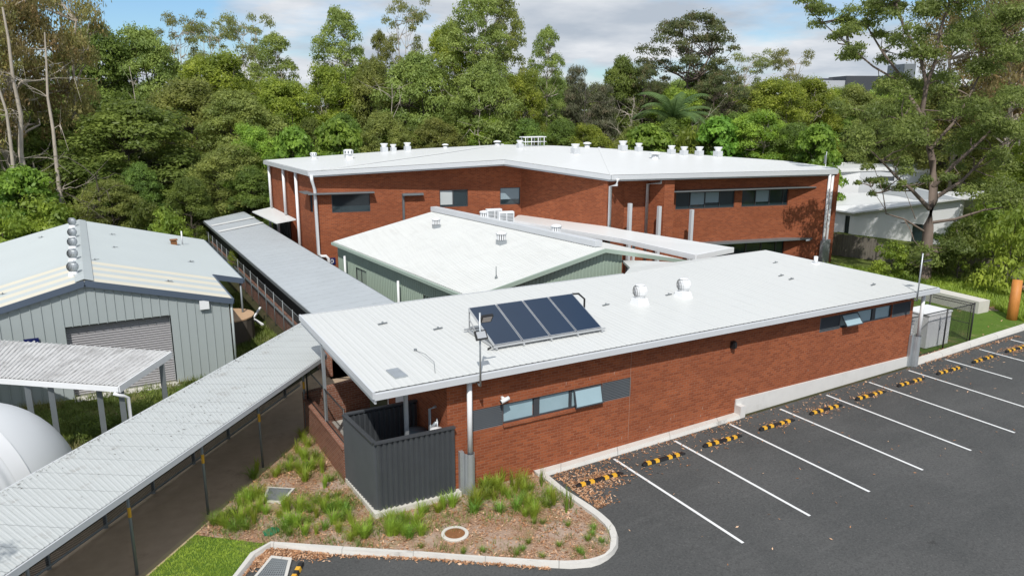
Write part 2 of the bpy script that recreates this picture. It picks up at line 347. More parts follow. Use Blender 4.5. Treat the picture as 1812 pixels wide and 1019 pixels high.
def uvbox(me, org=(0, 0, 0)):
    uv = me.uv_layers.new(name='UVMap'); nl = len(me.loops)
    if nl == 0: return
    co = np.empty(len(me.vertices)*3); me.vertices.foreach_get('co', co); co = co.reshape(-1, 3)+np.array(org)
    nr = np.empty(len(me.polygons)*3); me.polygons.foreach_get('normal', nr); nr = nr.reshape(-1, 3)
    lt = np.empty(len(me.polygons), int); me.polygons.foreach_get('loop_total', lt); vi = np.empty(nl, int); me.loops.foreach_get('vertex_index', vi)
    n = np.repeat(nr, lt, 0); t = np.stack([-n[:, 1], n[:, 0], np.zeros(nl)], 1); ln = np.linalg.norm(t, axis=1)
    flat = ln < 1e-3; t[flat] = (1, 0, 0); ln[flat] = 1; t /= ln[:, None]; b = np.cross(n, t); b[flat] = (0, 1, 0)
    p = co[vi]; out = np.stack([(p*t).sum(1), (p*b).sum(1)], 1); uv.data.foreach_set('uv', out.ravel())
def tag(o, label=None, cat=None, group=None, kind=None):
    if label: o['label'] = label
    if cat: o['category'] = cat
    if group: o['group'] = group
    if kind: o['kind'] = kind
    return o
def thing(name, loc, label, cat, group=None):
    o = bpy.data.objects.new(name, None); C.objects.link(o); o.location = loc; o.empty_display_size = .3; o['_org'] = tuple(loc)
    return tag(o, label, cat, group)
KIDS = {}
def dup(root, loc=None, rz=None, scale=None, label=None, group=None):
    def cp(o, par):
        c = o.copy(); C.objects.link(c)
        if par is not None: c.parent = par
        for ch in kids(o): cp(ch, c)
        return c
    r = cp(root, None)
    if loc is not None: r.location = loc; r['_org'] = tuple(loc)
    if rz is not None: r.rotation_euler[2] = rz
    if scale is not None: r.scale = scale
    if label: r['label'] = label
    if group: r['group'] = group
    return r
def kids(o): return [c for c in C.objects if c.parent is o] if o.name not in KIDS else KIDS[o.name]
def fastmesh(name, V, nper, mat, parent=None, loc=(0, 0, 0), smooth=False):
    V = np.asarray(V, dtype=np.float32).reshape(-1, 3); nf = len(V)//nper; me = bpy.data.meshes.new(name)
    me.vertices.add(len(V)); me.vertices.foreach_set('co', V.ravel()); me.loops.add(nf*nper); me.loops.foreach_set('vertex_index', np.arange(nf*nper, dtype=np.int32))
    me.polygons.add(nf); me.polygons.foreach_set('loop_start', np.arange(0, nf*nper, nper, dtype=np.int32)); me.polygons.foreach_set('loop_total', np.full(nf, nper, dtype=np.int32))
    me.update(calc_edges=True); me.materials.append(mat); o = bpy.data.objects.new(name, me); C.objects.link(o)
    if parent is not None: o.parent = parent
    else: o.location = loc
    return o
def inpoly(x, y, P):
    c = False; n = len(P)
    for i in range(n):
        a, b = P[i], P[i-1]
        if (a[1] > y) != (b[1] > y) and x < (b[0]-a[0])*(y-a[1])/(b[1]-a[1])+a[0]: c = not c
    return c
DC, NC = Vector((.669, .743, 0)), Vector((.743, -.669, 0))     # along / across the diagonal covered walkway
def CW(t, s, z=0): return Vector((DC.x*t+NC.x*s, DC.y*t+NC.y*s, z))
def gz(x, y=0):
    g = max(0., min(.7, (x-12)*.0245))
    if x < 7.75:
        s = NC.x*x+NC.y*y
        k = max(0., min(1., (-15-s)/1.2)); k = k*k*(3-2*k)
        g -= .45*k
    return g
# ======================= ground
def ground_sheet():
    xs = sorted(set([-900, -500, -250, -120, -60, -40, -30]+list(np.arange(-24, 60, 1.2))+[7.74, 7.76]+[62, 70, 90, 130, 200, 350, 600, 1200]))
    ys = sorted(set([-200, -80, -30, -10]+list(np.arange(0, 70, 1.2))+[75, 90, 130, 200, 350, 600, 1200]))
    mb = MB(); nx = len(xs)
    for y in ys:
        for x in xs:
            r = math.hypot(x, y); mb.v.append((x, y, gz(x, y)-.03 + (0 if r < 110 else 0)))
    for j in range(len(ys)-1):
        for i in range(nx-1):
            a = j*nx+i; mb.f.append((a, a+1, a+nx+1, a+nx)); mb.sm.append(True)
    mb.build('ground', M['forest_floor'], loc=(0, 0, 0), kind='structure')
ground_sheet()
def sheet(name, pts, dz, mat, step=1.5):      # polygon draped on the ground function, as a fan of small quads
    bm = __import__('bmesh').new(); vs = [bm.verts.new((p[0], p[1], 0)) for p in pts]; bm.faces.new(vs)
    import bmesh
    x0, x1 = min(p[0] for p in pts), max(p[0] for p in pts); y0, y1 = min(p[1] for p in pts), max(p[1] for p in pts)
    for k in np.arange(x0+step, x1, step): bmesh.ops.bisect_plane(bm, geom=bm.verts[:]+bm.edges[:]+bm.faces[:], plane_co=(k, 0, 0), plane_no=(1, 0, 0))
    for k in np.arange(y0+step, y1, step): bmesh.ops.bisect_plane(bm, geom=bm.verts[:]+bm.edges[:]+bm.faces[:], plane_co=(0, k, 0), plane_no=(0, 1, 0))
    bmesh.ops.triangulate(bm, faces=[f for f in bm.faces if len(f.verts) > 4])
    for v in bm.verts: v.co.z = gz(v.co.x, v.co.y)+dz
    bmesh.ops.recalc_face_normals(bm, faces=bm.faces)
    if sum(f.normal.z for f in bm.faces) < 0: bmesh.ops.reverse_faces(bm, faces=bm.faces)
    me = bpy.data.meshes.new(name); bm.to_mesh(me); bm.free(); uvbox(me); me.materials.append(mat)
    o = bpy.data.objects.new(name, me); C.objects.link(o); o['kind'] = 'structure'; return o
KO = [(963, 836.6), (988, 858), (1007, 874), (1030, 888), (1051, 901), (1068, 914), (1081.6, 926), (1091, 938), (1094.5, 948), (1094, 967.7), (1087, 980), (1076, 990), (1062, 998), (1046, 1003), (1010, 1006), (971, 1004), (858, 995), (750, 987), (581, 980), (480, 969), (454, 988), (429, 1019)]
KI = [(941, 827), (965, 846), (988, 865), (1013, 882), (1037, 899), (1055, 912), (1070, 926), (1078, 938), (1081, 951), (1079, 970), (1070, 979), (1057, 984), (1042, 988), (1023.6, 990), (1000, 991), (968, 990), (830, 981), (750, 975), (610, 966), (479, 957), (443, 977), (415.6, 1013)]
def g2(p, dz=0): q = AT(p[0], p[1], dz); return (q.x, q.y)
kout = [g2(p) for p in KO]; kin = [g2(p, .13) for p in KI]
e0, e1 = Vector(kout[-1]), Vector(kin[-1]); dd = (Vector(kout[-1])-Vector(kout[-2])).normalized()
kout.append(tuple(e0+dd*6)); kin.append(tuple(e1+dd*6))
kout[0] = (kout[0][0], 17.86); kin[0] = (kout[0][0]-.32, 18.1)
kerb_right = [(29.6, 17.9), (31.5, 17.95), (33.5, 18.03), (36, 18.1), (40, 18.2), (50, 18.2), (90, 18.2)]
lot = [(kout[0][0], 17.9)]+kout[1:]+[(-1, 9), (-1, -12), (90, -12), (90, 18.25)]+[p for p in kerb_right[::-1]][1:]+[(29.6, 17.9)]
sheet('parking_asphalt', lot, .0, M['asphalt'], 3)
mb = MB()
for k in range(len(kout)-1):
    a, b = kout[k], kout[k+1]; c, d = kin[k+1], kin[k]; h = .13
    f = .75
    a2 = (a[0]*f+d[0]*(1-f), a[1]*f+d[1]*(1-f)); b2 = (b[0]*f+c[0]*(1-f), b[1]*f+c[1]*(1-f))
    mb.q((*a, -.02), (*b, -.02), (*b2, h), (*a2, h)); mb.q((*a2, h), (*b2, h), (*c, h), (*d, h)); mb.q((*d, h), (*c, h), (*c, -.02), (*d, -.02))
# kerb strip at the foot of the brick wall and on to the right
for k in range(14):
    x0 = kin[0][0]+(19.4-kin[0][0])*k/14; x1 = kin[0][0]+(19.4-kin[0][0])*(k+1)/14; h0, h1 = gz(x0)+.12, gz(x1)+.12
    mb.q((x0, 17.84, gz(x0)-.03), (x1, 17.84, gz(x1)-.03), (x1, 17.9, h1), (x0, 17.9, h0)); mb.q((x0, 17.9, h0), (x1, 17.9, h1), (x1, 18.16, h1), (x0, 18.16, h0))
for k in range(len(kerb_right)-1):
    a, b = kerb_right[k], kerb_right[k+1]; n = 4
    for i in range(n):
        p = [a[j]+(b[j]-a[j])*i/n for j in (0, 1)]; q = [a[j]+(b[j]-a[j])*(i+1)/n for j in (0, 1)]; hp, hq = gz(p[0])+.13, gz(q[0])+.13
        mb.q((p[0], p[1], hp-.16), (q[0], q[1], hq-.16), (q[0], q[1]+.05, hq), (p[0], p[1]+.05, hp)); mb.q((p[0], p[1]+.05, hp), (q[0], q[1]+.05, hq), (q[0], q[1]+.36, hq), (p[0], p[1]+.36, hp))
        mb.q((p[0], p[1]+.36, hp), (q[0], q[1]+.36, hq), (q[0], q[1]+.36, hq-.16), (p[0], p[1]+.36, hp-.16))
mb.build('kerb', M['kerb'], loc=(0, 0, 0), kind='structure')
# garden bed, lawns
mul = g2((345, 948)); mul2 = tuple(kin[-4])
bed = [mul, tuple(CW(19.5, -12.0))[:2], tuple(CW(22.6, -12.0))[:2], (5.9, 24.9), (5.9, 20.4), (5.9, 18.1), (8.6, 18.1), (11.0, 18.1)]+[kin[0]]+kin[1:-3]
GARDEN = bed
sheet('garden_mulch', bed, .04, M['mulch'], 1)
lawn = [mul, kin[-4], kin[-3], kin[-2], kin[-1], tuple(CW(6, -11.9))[:2]]
LAWN = lawn
sheet('lawn', lawn, .03, M['lawn'], 1)
sheet('path', [tuple(CW(t, s))[:2] for t, s in ((4, -14.9), (4, -12.12), (24, -12.12), (30.5, -12.3), (32, -14.4), (24, -14.9))], -.0, M['path'], 2)
sheet('path_edge', [tuple(CW(t, s))[:2] for t, s in ((4, -12.12), (4, -11.87), (23.3, -11.87), (23.3, -12.12))], .012, M['path_edge'], 2)
sheet('walkway_slab', [(8.05, 29.3), (8.05, 62), (12.2, 62), (12.2, 29.3)], .0, M['path'], 3)
rl = [(34.6, 18.3), (50, 18.5), (50, 23), (40.6, 20.9), (40.2, 22), (39.8, 27), (30, 27), (29.5, 18.3), (31, 18.25)]
sheet('right_lawn', [(29.5, 18.24), (33.5, 18.38), (36, 18.45), (40, 18.55), (90, 18.5), (90, 19.3), (41.5, 19.4), (40.0, 20.8), (39.6, 27), (29.5, 27)], .06, M['lawn'], 1.5)
sheet('verge_mulch', [(41.5, 19.4), (90, 19.3), (90, 24), (46, 23), (40.4, 21.3), (40.0, 20.8)], .06, M['mulch'], 1.5)
sheet('rough_lawn', [(-30, 27.8), (-4, 30), tuple(CW(22, -16.4))[:2], tuple(CW(29.6, -14.95))[:2], (7.7, 31), (7.7, 62), (-30, 62)], .02, M['rough_grass'], 1.2)
sheet('back_verge', [(44.2, 24), (90, 26), (90, 50), (49, 40), (43, 33)], .05, M['rough_grass'], 2)
# bay lines
mb = MB(); ST = [(1080, 808), (1185, 778), (1282, 748), (1360, 718), (1438, 695), (1510, 673), (1576, 653), (1648, 638.5), (1703, 622), (1756, 606), (1807, 592.6)]
xs = [13.75+2.495*k for k in range(13)]
for k, x in enumerate(xs):
    y0 = 17.72; y1 = 12.25
    segs = [(y0, y1)] if k != 7 else [(y0, 15.0), (13.9, y1)]
    for a, b in segs:
        z = gz(x)+.006; mb.q((x-.045, b, z), (x+.045, b, z), (x+.045, a, z), (x-.045, a, z))
mb.build('bay_lines', M['line'], loc=(0, 0, 0), kind='structure')
# wheel stops
def wheel_stop(c, rz, label):
    t = thing('wheel_stop', c, label, 'wheel stop', 'black and yellow wheel stops in the parking bays')
    mb = MB(); w = .85; prof = [(-.075, 0), (-.05, .085), (.05, .085), (.075, 0)]
    xs_ = [(-w, .6), (-w+.09, 1), (w-.09, 1), (w, .6)]; i0 = 0
    rings = [[(x, y*(1 if s == 1 else .7), z*s) for y, z in prof] for x, s in xs_]
    for k in range(3):
        for j in range(3): mb.q(rings[k][j], rings[k+1][j], rings[k+1][j+1], rings[k][j+1])
    mb.q(*rings[0]); mb.q(*rings[3][::-1])
    m = Matrix.Translation(Vector(c)) @ Matrix.Rotation(rz, 4, 'Z'); mb.v = [tuple(m@Vector(v)) for v in mb.v]
    mb.build('rubber_body', M['black'], t)
    for x in (-.62, -.3, .22, .52):
        q = MB(); hw = .075
        for s in (-1, 1):
            P = [(x-hw, s*.0765, .006), (x+hw, s*.0765, .006), (x+hw, s*.0535, .086), (x-hw, s*.0535, .086)]; q.q(*(P if s < 0 else P[::-1]))
        q.q((x-hw, -.0535, .0875), (x+hw, -.0535, .0875), (x+hw, .0535, .0875), (x-hw, .0535, .0875))
        q.v = [tuple(m@Vector(v)) for v in q.v]; q.build('reflector', M['yellow'], t)
    return t
ORD = ['nearest', 'second', 'third', 'fourth', 'fifth', 'sixth', 'seventh', 'eighth', 'ninth', 'tenth', 'eleventh', 'twelfth']
for k in range(11):
    x = 12.55+2.497*k; z = gz(x)+.004
    wheel_stop((x, 16.83+random.uniform(-.05, .05), z), random.uniform(-.015, .015), ('black and yellow wheel stop half buried in leaf litter beside the curved kerb' if k == 0 else f'black and yellow wheel stop, {ORD[k]} in the row counted from the garden kerb'))
p = AT(512, 1010, .0); wheel_stop((p.x-.1, p.y-.55, .004), R(58), 'black and yellow wheel stop beside the steel drain grate at the bottom edge')
# drain grate, pit, lid, manhole
def flat_frame(name, label, cat, corners, w, fm, gm, z, gridn):
    t = thing(name, tuple(sum((Vector(c) for c in corners), Vector())/4), label, cat)
    a, b, c, d = map(Vector, corners); ce = (a+b+c+d)/4; inn = [p+(ce-p).normalized()*w*1.35 for p in (a, b, c, d)]; mb = MB(); P = [a, b, c, d]
    for k in range(4):
        o0, o1, i1, i0 = P[k], P[(k+1) % 4], inn[(k+1) % 4], inn[k]; up = Vector((0, 0, z))
        mb.q(o0+up, o1+up, i1+up, i0+up); mb.q(o0, o1, o1+up, o0+up); mb.q(i0+up, i1+up, i1, i0)
    mb.build('concrete_surround', fm, t); g = MB(); g.q(*[p+Vector((0, 0, .012)) for p in inn]); g.build('pit_floor', M['dark'], t); g = MB()
    for k in range(gridn+1):
        f = k/gridn
        g.beam(inn[0].lerp(inn[1], f)+Vector((0, 0, z-.012)), inn[3].lerp(inn[2], f)+Vector((0, 0, z-.012)), .03, .02); g.beam(inn[0].lerp(inn[3], f)+Vector((0, 0, z-.010)), inn[1].lerp(inn[2], f)+Vector((0, 0, z-.010)), .03, .02)
    g.build('grate', gm, t)
def V3(x, y, z): return tuple(AT(x, y, z))
flat_frame('drain_grate', 'galvanised drain grate with leaves in the corner of the kerb', 'drain', [V3(438, 1036, .02), V3(505, 1036, .02), V3(517, 989, .02), V3(480, 985, .02)], .1, M['kerb'], M['grate'], .05, 11)
flat_frame('grated_pit', 'square grated pit with pale concrete rim among the grass tussocks', 'drain pit', [V3(464, 889, .05), V3(500, 891, .05), V3(522, 866, .05), V3(474, 864, .05)], .07, M['concrete'], M['grate'], .06, 12)
p = AT(480, 940, .06); mb = MB(); pts = [(p.x+.2*math.cos(a)*1.15, p.y+.2*math.sin(a), .03) for a in (R(30), R(75), R(150), R(210), R(255), R(330))]
mb.prism(pts, 0, .05); mb.build('valve_box_lid', M['greenlid'], label='green plastic valve box lid lying in the mulch beside the lawn', cat='valve box')
p = AT(805, 944, .06); t = thing('manhole', (p.x, p.y, .03), 'round rusty manhole cover in a pale concrete ring in the mulch bed', 'manhole')
mb = MB(); mb.lathe((p.x, p.y, .03), [(.36, 0), (.36, .05), (.345, .06), (.27, .06), (.265, .03), (.01, .03)], 32, False); mb.build('concrete_ring', M['concrete'], t)
mb = MB(); mb.lathe((p.x, p.y, .061), [(.262, 0), (.262, .012), (.23, .018), (.01, .018)], 28, False); mb.build('cover', M['rust'], t)

# ======================= helpers for windows
def window(parent, p0, p1, u0, u1, za, zb, cells, inset=.06, fr=.05, fm='char2', name='window', mull=()):
    p0 = Vector((p0[0], p0[1], 0)); d = (Vector((p1[0], p1[1], 0))-p0).normalized(); n = Vector((d.y, -d.x, 0)); P = lambda u, z, k=0: p0+d*u-n*k+Vector((0, 0, z))
    mb = MB()
    def bar(ua, ub, a, b, k0=inset, k1=inset+.06):
        mb.q(P(ua, a, k0), P(ub, a, k0), P(ub, b, k0), P(ua, b, k0)); mb.q(P(ua, a, k0), P(ua, b, k0), P(ua, b, k1), P(ua, a, k1)); mb.q(P(ub, b, k0), P(ub, a, k0), P(ub, a, k1), P(ub, b, k1))
        mb.q(P(ua, b, k0), P(ub, b, k0), P(ub, b, k1), P(ua, b, k1)); mb.q(P(ub, a, k0), P(ua, a, k0), P(ua, a, k1), P(ub, a, k1))
    bar(u0, u1, za, za+fr); bar(u0, u1, zb-fr, zb); bar(u0, u0+fr, za+fr, zb-fr); bar(u1-fr, u1, za+fr, zb-fr)
    W = u1-u0
    for f, w in mull: bar(u0+f*W-w/2, u0+f*W+w/2, za+fr, zb-fr, inset+.004, inset+.05)
    fo = mb.build(name, M[fm], parent); k = inset+.045
    for f0, f1, m, lo in cells:       # lo: share of the height, from the bottom, left as dark glass under a blind
        a, b = u0+f0*W, u0+f1*W; zl = za+fr*.5; zt = zb-fr*.5; zm = zl+(zt-zl)*lo
        if lo < 1:
            g = MB(); g.q(P(a, zm, k), P(b, zm, k), P(b, zt, k), P(a, zt, k)); g.build('blind' if m.startswith('blind') else 'pane', M[m], fo)
        if lo > 0:
            g = MB(); g.q(P(a, zl, k+.002), P(b, zl, k+.002), P(b, zm, k+.002), P(a, zm, k+.002)); g.build('pane', M['glass'], fo)
    return fo
def louvre(parent, p0, p1, u0, u1, za, zb, n=12):
    p0 = Vector((p0[0], p0[1], 0)); d = (Vector((p1[0], p1[1], 0))-p0).normalized(); nn = Vector((d.y, -d.x, 0)); P = lambda u, z, k=0: p0+d*u-nn*k+Vector((0, 0, z)); mb = MB()
    mb.q(P(u0, za, .07), P(u1, za, .07), P(u1, zb, .07), P(u0, zb, .07))
    for a, b, c, e in ((u0, u0+.035, za, zb), (u1-.035, u1, za, zb)): mb.beam(P((a+b)/2, c, .02), P((a+b)/2, e, .02), .035, .04)
    h = (zb-za)/n
    for k in range(n):
        z = za+k*h; mb.q(P(u0+.03, z, .0), P(u1-.03, z, .0), P(u1-.03, z+h*.85, .055), P(u0+.03, z+h*.85, .055)); mb.q(P(u1-.03, z, .0), P(u0+.03, z, .0), P(u0+.03, z, .055), P(u1-.03, z, .055))
    return mb.build('louvre_panel', M['louvre'], parent)
# ======================= front amenities block
FW0, FW1 = (8.2, 18.16), (29.2, 18.16)
fb = thing('amenities_block', (18.7, 21.5, 0), 'long single storey red brick block with white metal roof beside the parking bays', 'building')
fu = lambda x, y: ONY(x, y, 18.16).x-8.2
uL = [fu(830, 745), fu(890, 735), fu(1065, 698), fu(1116, 685)]; uR = [fu(1451, 575), fu(1487, 568), fu(1579, 550), fu(1611, 545)]
zl = (1.84, 2.48); zr = (2.66, 3.22); holes = []
for u, z in ((uL, zl), (uR, zr)): holes += [(u[0], u[1]-.005, *z), (u[1]+.005, u[2]-.005, *z), (u[2]+.005, u[3], *z)]
mb = MB(); mb.wall(FW0, FW1, -.1, 3.66, 3.66, .23, holes)
mb.wall((29.2, 18.39), (28.6, 25.6), -.1, 3.66, 3.9, .23); mb.wall((8.2, 22.9), (8.2, 18.39), -.1, 3.85, 3.66, .23); mb.wall((8.43, 22.9), (10.2, 22.9), -.1, 3.88, 3.88, .2); mb.wall((10.2, 24.7), (10.2, 23.1), -.1, 3.9, 3.88, .2)
mb.wall((28.6, 25.6), (10.2, 24.7), -.1, 3.9, 3.9, .2)
mb.build('brick_wall', M['brick'], fb)
for u, z in ((uL, zl), (uR, zr)):
    louvre(fb, FW0, FW1, u[0], u[1], *z); louvre(fb, FW0, FW1, u[2], u[3], *z)
wf = window(fb, FW0, FW1, uL[1], uL[2], *zl, [(.02, .30, 'glass_blue', 0), (.37, .665, 'glass_blue', 0), (.70, .98, 'glass_blue', 0)], mull=((.335, .2), (.68, .08)))
wr = window(fb, FW0, FW1, uR[1], uR[2], *zr, [(.02, .31, 'glass_blue', 0), (.35, .62, 'glass_blue', 0), (.70, .98, 'glass_blue', 0)], mull=((.33, .1), (.66, .2)))
def awning(par, u0, u1, za, zb, ang):
    P = lambda u, h: Vector((8.2+u, 18.16-math.sin(ang)*(zb-za-h)-.01, zb-math.cos(ang)*(zb-za-h))); mb = MB(); w = .035
    H = zb-za
    for (a, b, c, d) in ((u0, u1, 0, w), (u0, u1, H-w, H), (u0, u0+w, w, H-w), (u1-w, u1, w, H-w)):
        mb.q(P(a, c), P(b, c), P(b, d), P(a, d)); mb.q(*[p+Vector((0, .03, 0)) for p in (P(a, d), P(b, d), P(b, c), P(a, c))])
    o = mb.build('awning_sash', M['char2'], par); g = MB(); g.q(*[p+Vector((0, .012, 0)) for p in (P(u0+w, w), P(u1-w, w), P(u1-w, H-w), P(u0+w, H-w))]); g.build('pane', M['glass_blue'], fb).name = 'pane'
    return o
WL = uL[2]-uL[1]; WR = uR[2]-uR[1]
awning(fb, uL[1]+.70*WL, uL[2]-.03, zl[0]+.03, zl[1]-.03, R(14)); awning(fb, uR[1]+.02, uR[1]+.31*WR, zr[0]+.03, zr[1]-.03, R(38))
mb = MB(); mb.bb(19.38, 18.1, .0, 29.28, 18.158, .81); mb.bb(19.38, 17.86, .0, 19.62, 18.1, .62)
mb.build('pale_block_plinth', M['block'], fb)
mb = MB()
for u in (uL,): mb.bb(8.2+u[1], 18.1, 1.765, 8.2+u[2], 18.157, 1.835)
mb.build('brick_sill', M['brick'], fb)
# roof
ZF, ZB = 3.76, 4.05; X0, X1, XM = 5.95, 29.95, 19.5
def slab(mb, P, th): mb.prism(P, -th, -.03)
mb = MB(); mb.ribs((X0, 17.72, ZF), (XM, 17.72, ZF), (XM, 24.9, ZB), (X0, 24.9, ZB), .2, .006); mb.ribs((XM, 17.72, ZF), (X1, 17.72, ZF), (28.85, 25.8, ZB+.03), (XM, 24.9, ZB), .2, .006)
slab(mb, [(X0+.03, 17.78, ZF), (X1-.05, 17.78, ZF), (28.8, 25.75, ZB), (XM, 24.85, ZB), (X0+.03, 24.85, ZB)], .13)
E1, E2, E3, E4 = AT(1200, 466, ZB), AT(1150, 461, ZB), AT(1099, 477, ZB-.1), AT(1120, 487, ZB)
mb.prism([(XM, 24.86, ZB+.01), (28.83, 25.82, ZB+.03), (E1.x, E1.y+.3, ZB), (E2.x, E2.y, ZB-.02), (E3.x+1.2, E3.y+1.5, ZB-.05), (E3.x+.5, E3.y, ZB-.06)], -.1, .0)
mb.build('roof', M['roof_white'], fb)
mb = MB(); mb.beam((X0-.02, 17.66, ZF-.11), (X1+.03, 17.66, ZF-.11), .12, .17); mb.beam((X0-.035, 17.62, ZF-.06), (X0-.035, 24.95, ZB-.06), .06, .2); mb.beam((X0+.02, 17.66, ZF-.24), (X0+.02, 24.95, ZB-.24), .05, .14)
mb.beam((X1+.03, 17.66, ZF-.08), (28.9, 25.85, ZB-.06), .06, .16); mb.beam((X0, 24.97, ZB-.06), (XM, 24.97, ZB-.06), .05, .14)
mb.build('gutter', M['gutter'], fb)
# downpipes with galvanised guards
for x, zg_, nm in ((8.78, 0.0, ''), (29.42, .4, '')):
    mb = MB(); mb.tube([(x, 17.92, 1.25+zg_), (x, 17.92, ZF-.16)], .075, 14); mb.build('downpipe', M['white'], fb)
    mb = MB(); y = 17.92
    for k in range(9):
        a0, a1 = math.pi*k/8, 0
    pts = [(-.14, .2), (-.14, .0)]+[(-.11*math.cos(math.pi*k/8), -.115*math.sin(math.pi*k/8)) for k in range(9)]+[(.14, 0), (.14, .2)]
    for a, b in zip(pts[:-1], pts[1:]): mb.q((x+a[0], y+a[1], zg_-.02), (x+b[0], y+b[1], zg_-.02), (x+b[0], y+b[1], 1.32+zg_), (x+a[0], y+a[1], 1.32+zg_))
    mb.bb(x-.27, 18.02, zg_-.02, x-.145, 18.14, 1.36+zg_)
    mb.build('pipe_guard', M['galv'], fb)
# verandah floor, posts, door
mb = MB(); mb.bb(5.95, 20.5, -.05, 10.0, 24.55, .22); mb.build('verandah_floor', M['concrete'], fb)
p1 = AT(578, 745, 1.15); mb = MB(); mb.bb(p1.x-.045, p1.y-.045, 1.1, p1.x+.045, p1.y+.045, ZF+(p1.y-17.7)*.04-.1); mb.build('verandah_post', M['galv'], fb)
p2 = ONY(719.5, 758, 18.75); mb = MB(); mb.bb(p2.x-.05, 18.7, .1, p2.x+.05, 18.8, ZF-.1); mb.build('verandah_post', M['galv'], fb)
mb = MB(); mb.bb(8.15, 21.2, .22, 8.192, 22.1, 2.3); mb.build('door', M['white'], fb)
mb = MB(); q = ONY(1117, 640, 18.15)
mb.bb(q.x-.005, 18.154, .35, q.x+.005, 18.158, 3.6)
for x, y in ((1002, 678), (1044, 670), (1087, 660), (1240, 735), (1187, 741), (1193, 736), (1243, 722), (1058, 787), (1100, 775), (1010, 801), (1150, 755), (1320, 688), (1430, 655), (1145, 760)):
    q = ONY(x, y, 18.15); mb.bb(q.x-.008, 18.15, q.z-.045, q.x+.008, 18.157, q.z+.045)
mb.build('weep_hole', M['joint'], fb)
# wall light
q = ONY(1299, 610, 18.05); mb = MB(); mb.bb(q.x-.07, 18.02, q.z-.14, q.x+.07, 18.155, q.z+.12); mb.bb(q.x-.05, 17.96, q.z-.1, q.x+.05, 18.02, q.z+.1); mb.build('wall_light', M['black'], label='small black up-and-down light on the long brick wall', cat='wall light')
# low brick wall with mesh above
t = thing('garden_wall', (5.9, 22.5, 0), 'low brick wall with black chain mesh on top at the open end of the block', 'wall')
mb = MB(); mb.wall((5.84, 24.7), (5.84, 20.38), -.1, 1.08, 1.08, .22); mb.wall((5.84, 24.7), (8.2, 24.9), -.1, 1.35, 1.5, .22); mb.build('brickwork', M['brick_old'], t)
mb = MB(); mb.prism([(5.8, 24.7, 1.08), (5.8, 20.36, 1.08), (6.1, 20.36, 1.08), (6.1, 24.7, 1.08)], .002, .07); mb.build('brick_coping', M['brick_old'], t)
mb = MB(); mb.q((5.95, 24.7, 1.15), (5.95, 20.5, 1.15), (5.95, 20.5, 2.25), (5.95, 24.7, 2.25)); mb.build('chain_mesh', M['mesh_black'], t)
mb = MB(); mb.tube([(5.95, 24.7, 2.25), (5.95, 20.5, 2.25)], .025, 6); mb.tube([(5.95, 24.7, 1.19), (5.95, 20.5, 1.19)], .02, 6)
for y in (24.7, 20.5): mb.tube([(5.95, y, 1.1), (5.95, y, 2.3)], .03, 6)
mb.build('mesh_frame', M['black'], t)
# dark fin screen enclosure
t = thing('screen_enclosure', (7.1, 19.3, 0), 'charcoal corrugated metal screen enclosure on a concrete plinth at the corner of the block', 'enclosure')
def fins(p0, p1, z0, z1, per=.15, dp=.08):
    mb = MB(); p0 = Vector((*p0, 0)); p1 = Vector((*p1, 0)); d = (p1-p0); Ln = d.length; d /= Ln; n = Vector((d.y, -d.x, 0)); k = round(Ln/per); pr = []
    for i in range(k):
        for f, h in ((0, 0), (.12, 0), (.3, 1), (.95, .35)): pr.append((Ln*(i+f)/k, h*dp))
    pr.append((Ln, 0))
    for (a, ha), (b, hb) in zip(pr[:-1], pr[1:]):
        A = p0+d*a+n*ha; B = p0+d*b+n*hb; mb.q((A.x, A.y, z0), (B.x, B.y, z0), (B.x, B.y, z1), (A.x, A.y, z1))
    return mb
SA, SB_, SD = (6.06, 18.12), (8.36, 18.05), (5.93, 20.36)
for a, b in ((SA, SB_), (SD, SA), ((8.18, 20.36), SD)): fins(a, b, .2, 2.14).build('fin_panel', M['char'], t)
fins((6.0, 20.28), (8.14, 20.28), .2, 2.14).build('fin_panel', M['char'], t)
mb = MB(); mb.beam((SA[0]-.05, SA[1]-.03, 2.17), (SB_[0], SB_[1]-.03, 2.17), .13, .05); mb.beam((SA[0]-.03, SA[1], 2.175), (SD[0]-.02, SD[1], 2.175), .13, .05); mb.beam((SD[0], SD[1], 2.18), (8.18, 20.36, 2.18), .13, .05); mb.build('cap_rail', M['char2'], t)
mb = MB(); mb.prism([(SA[0]-.14, SA[1]-.16, 0), (8.5, SB_[1]-.12, 0), (8.5, 18.15, 0), (8.19, 18.16, 0), (8.19, 20.4, 0), (5.85, 20.36, 0)], -.1, .19); mb.build('concrete_plinth', M['concrete'], t)
# hot water tank, pipes, basin inside
q = ONY(723, 735, 19.4); mb = MB(); mb.lathe((7.75, 19.4, .2), [(.33, 0), (.33, 1.42), (.31, 1.47), (.05, 1.52)], 22); o = mb.build('hot_water_tank', M['tank'], label='dark grey cylindrical hot water tank inside the charcoal screen', cat='water tank')
mb = MB(); mb.tube([(7.9, 18.7, .2), (7.9, 18.7, 2.55), (8.1, 18.7, 2.6)], .045, 8); mb.tube([(7.9, 18.7, 1.9), (8.05, 18.6, 2.15), (8.1, 18.6, 2.15)], .06, 8); mb.tube([(8.05, 18.45, 1.7), (8.05, 18.55, 2.3)], .025, 6); mb.lathe((8.0, 18.5, 1.2), [(.05, 0), (.05, .6)], 8)
mb.build('pipework', M['galv'], label='grey vertical pipes and valves standing inside the charcoal screen', cat='pipework')
mb = MB(); mb.lathe((7.95, 18.38, 1.9), [(.05, 0), (.17, .03), (.19, .12), (.17, .17), (.02, .2)], 18); mb.build('pressure_vessel', M['white'], label='white rounded vessel top just above the charcoal screen', cat='vessel')
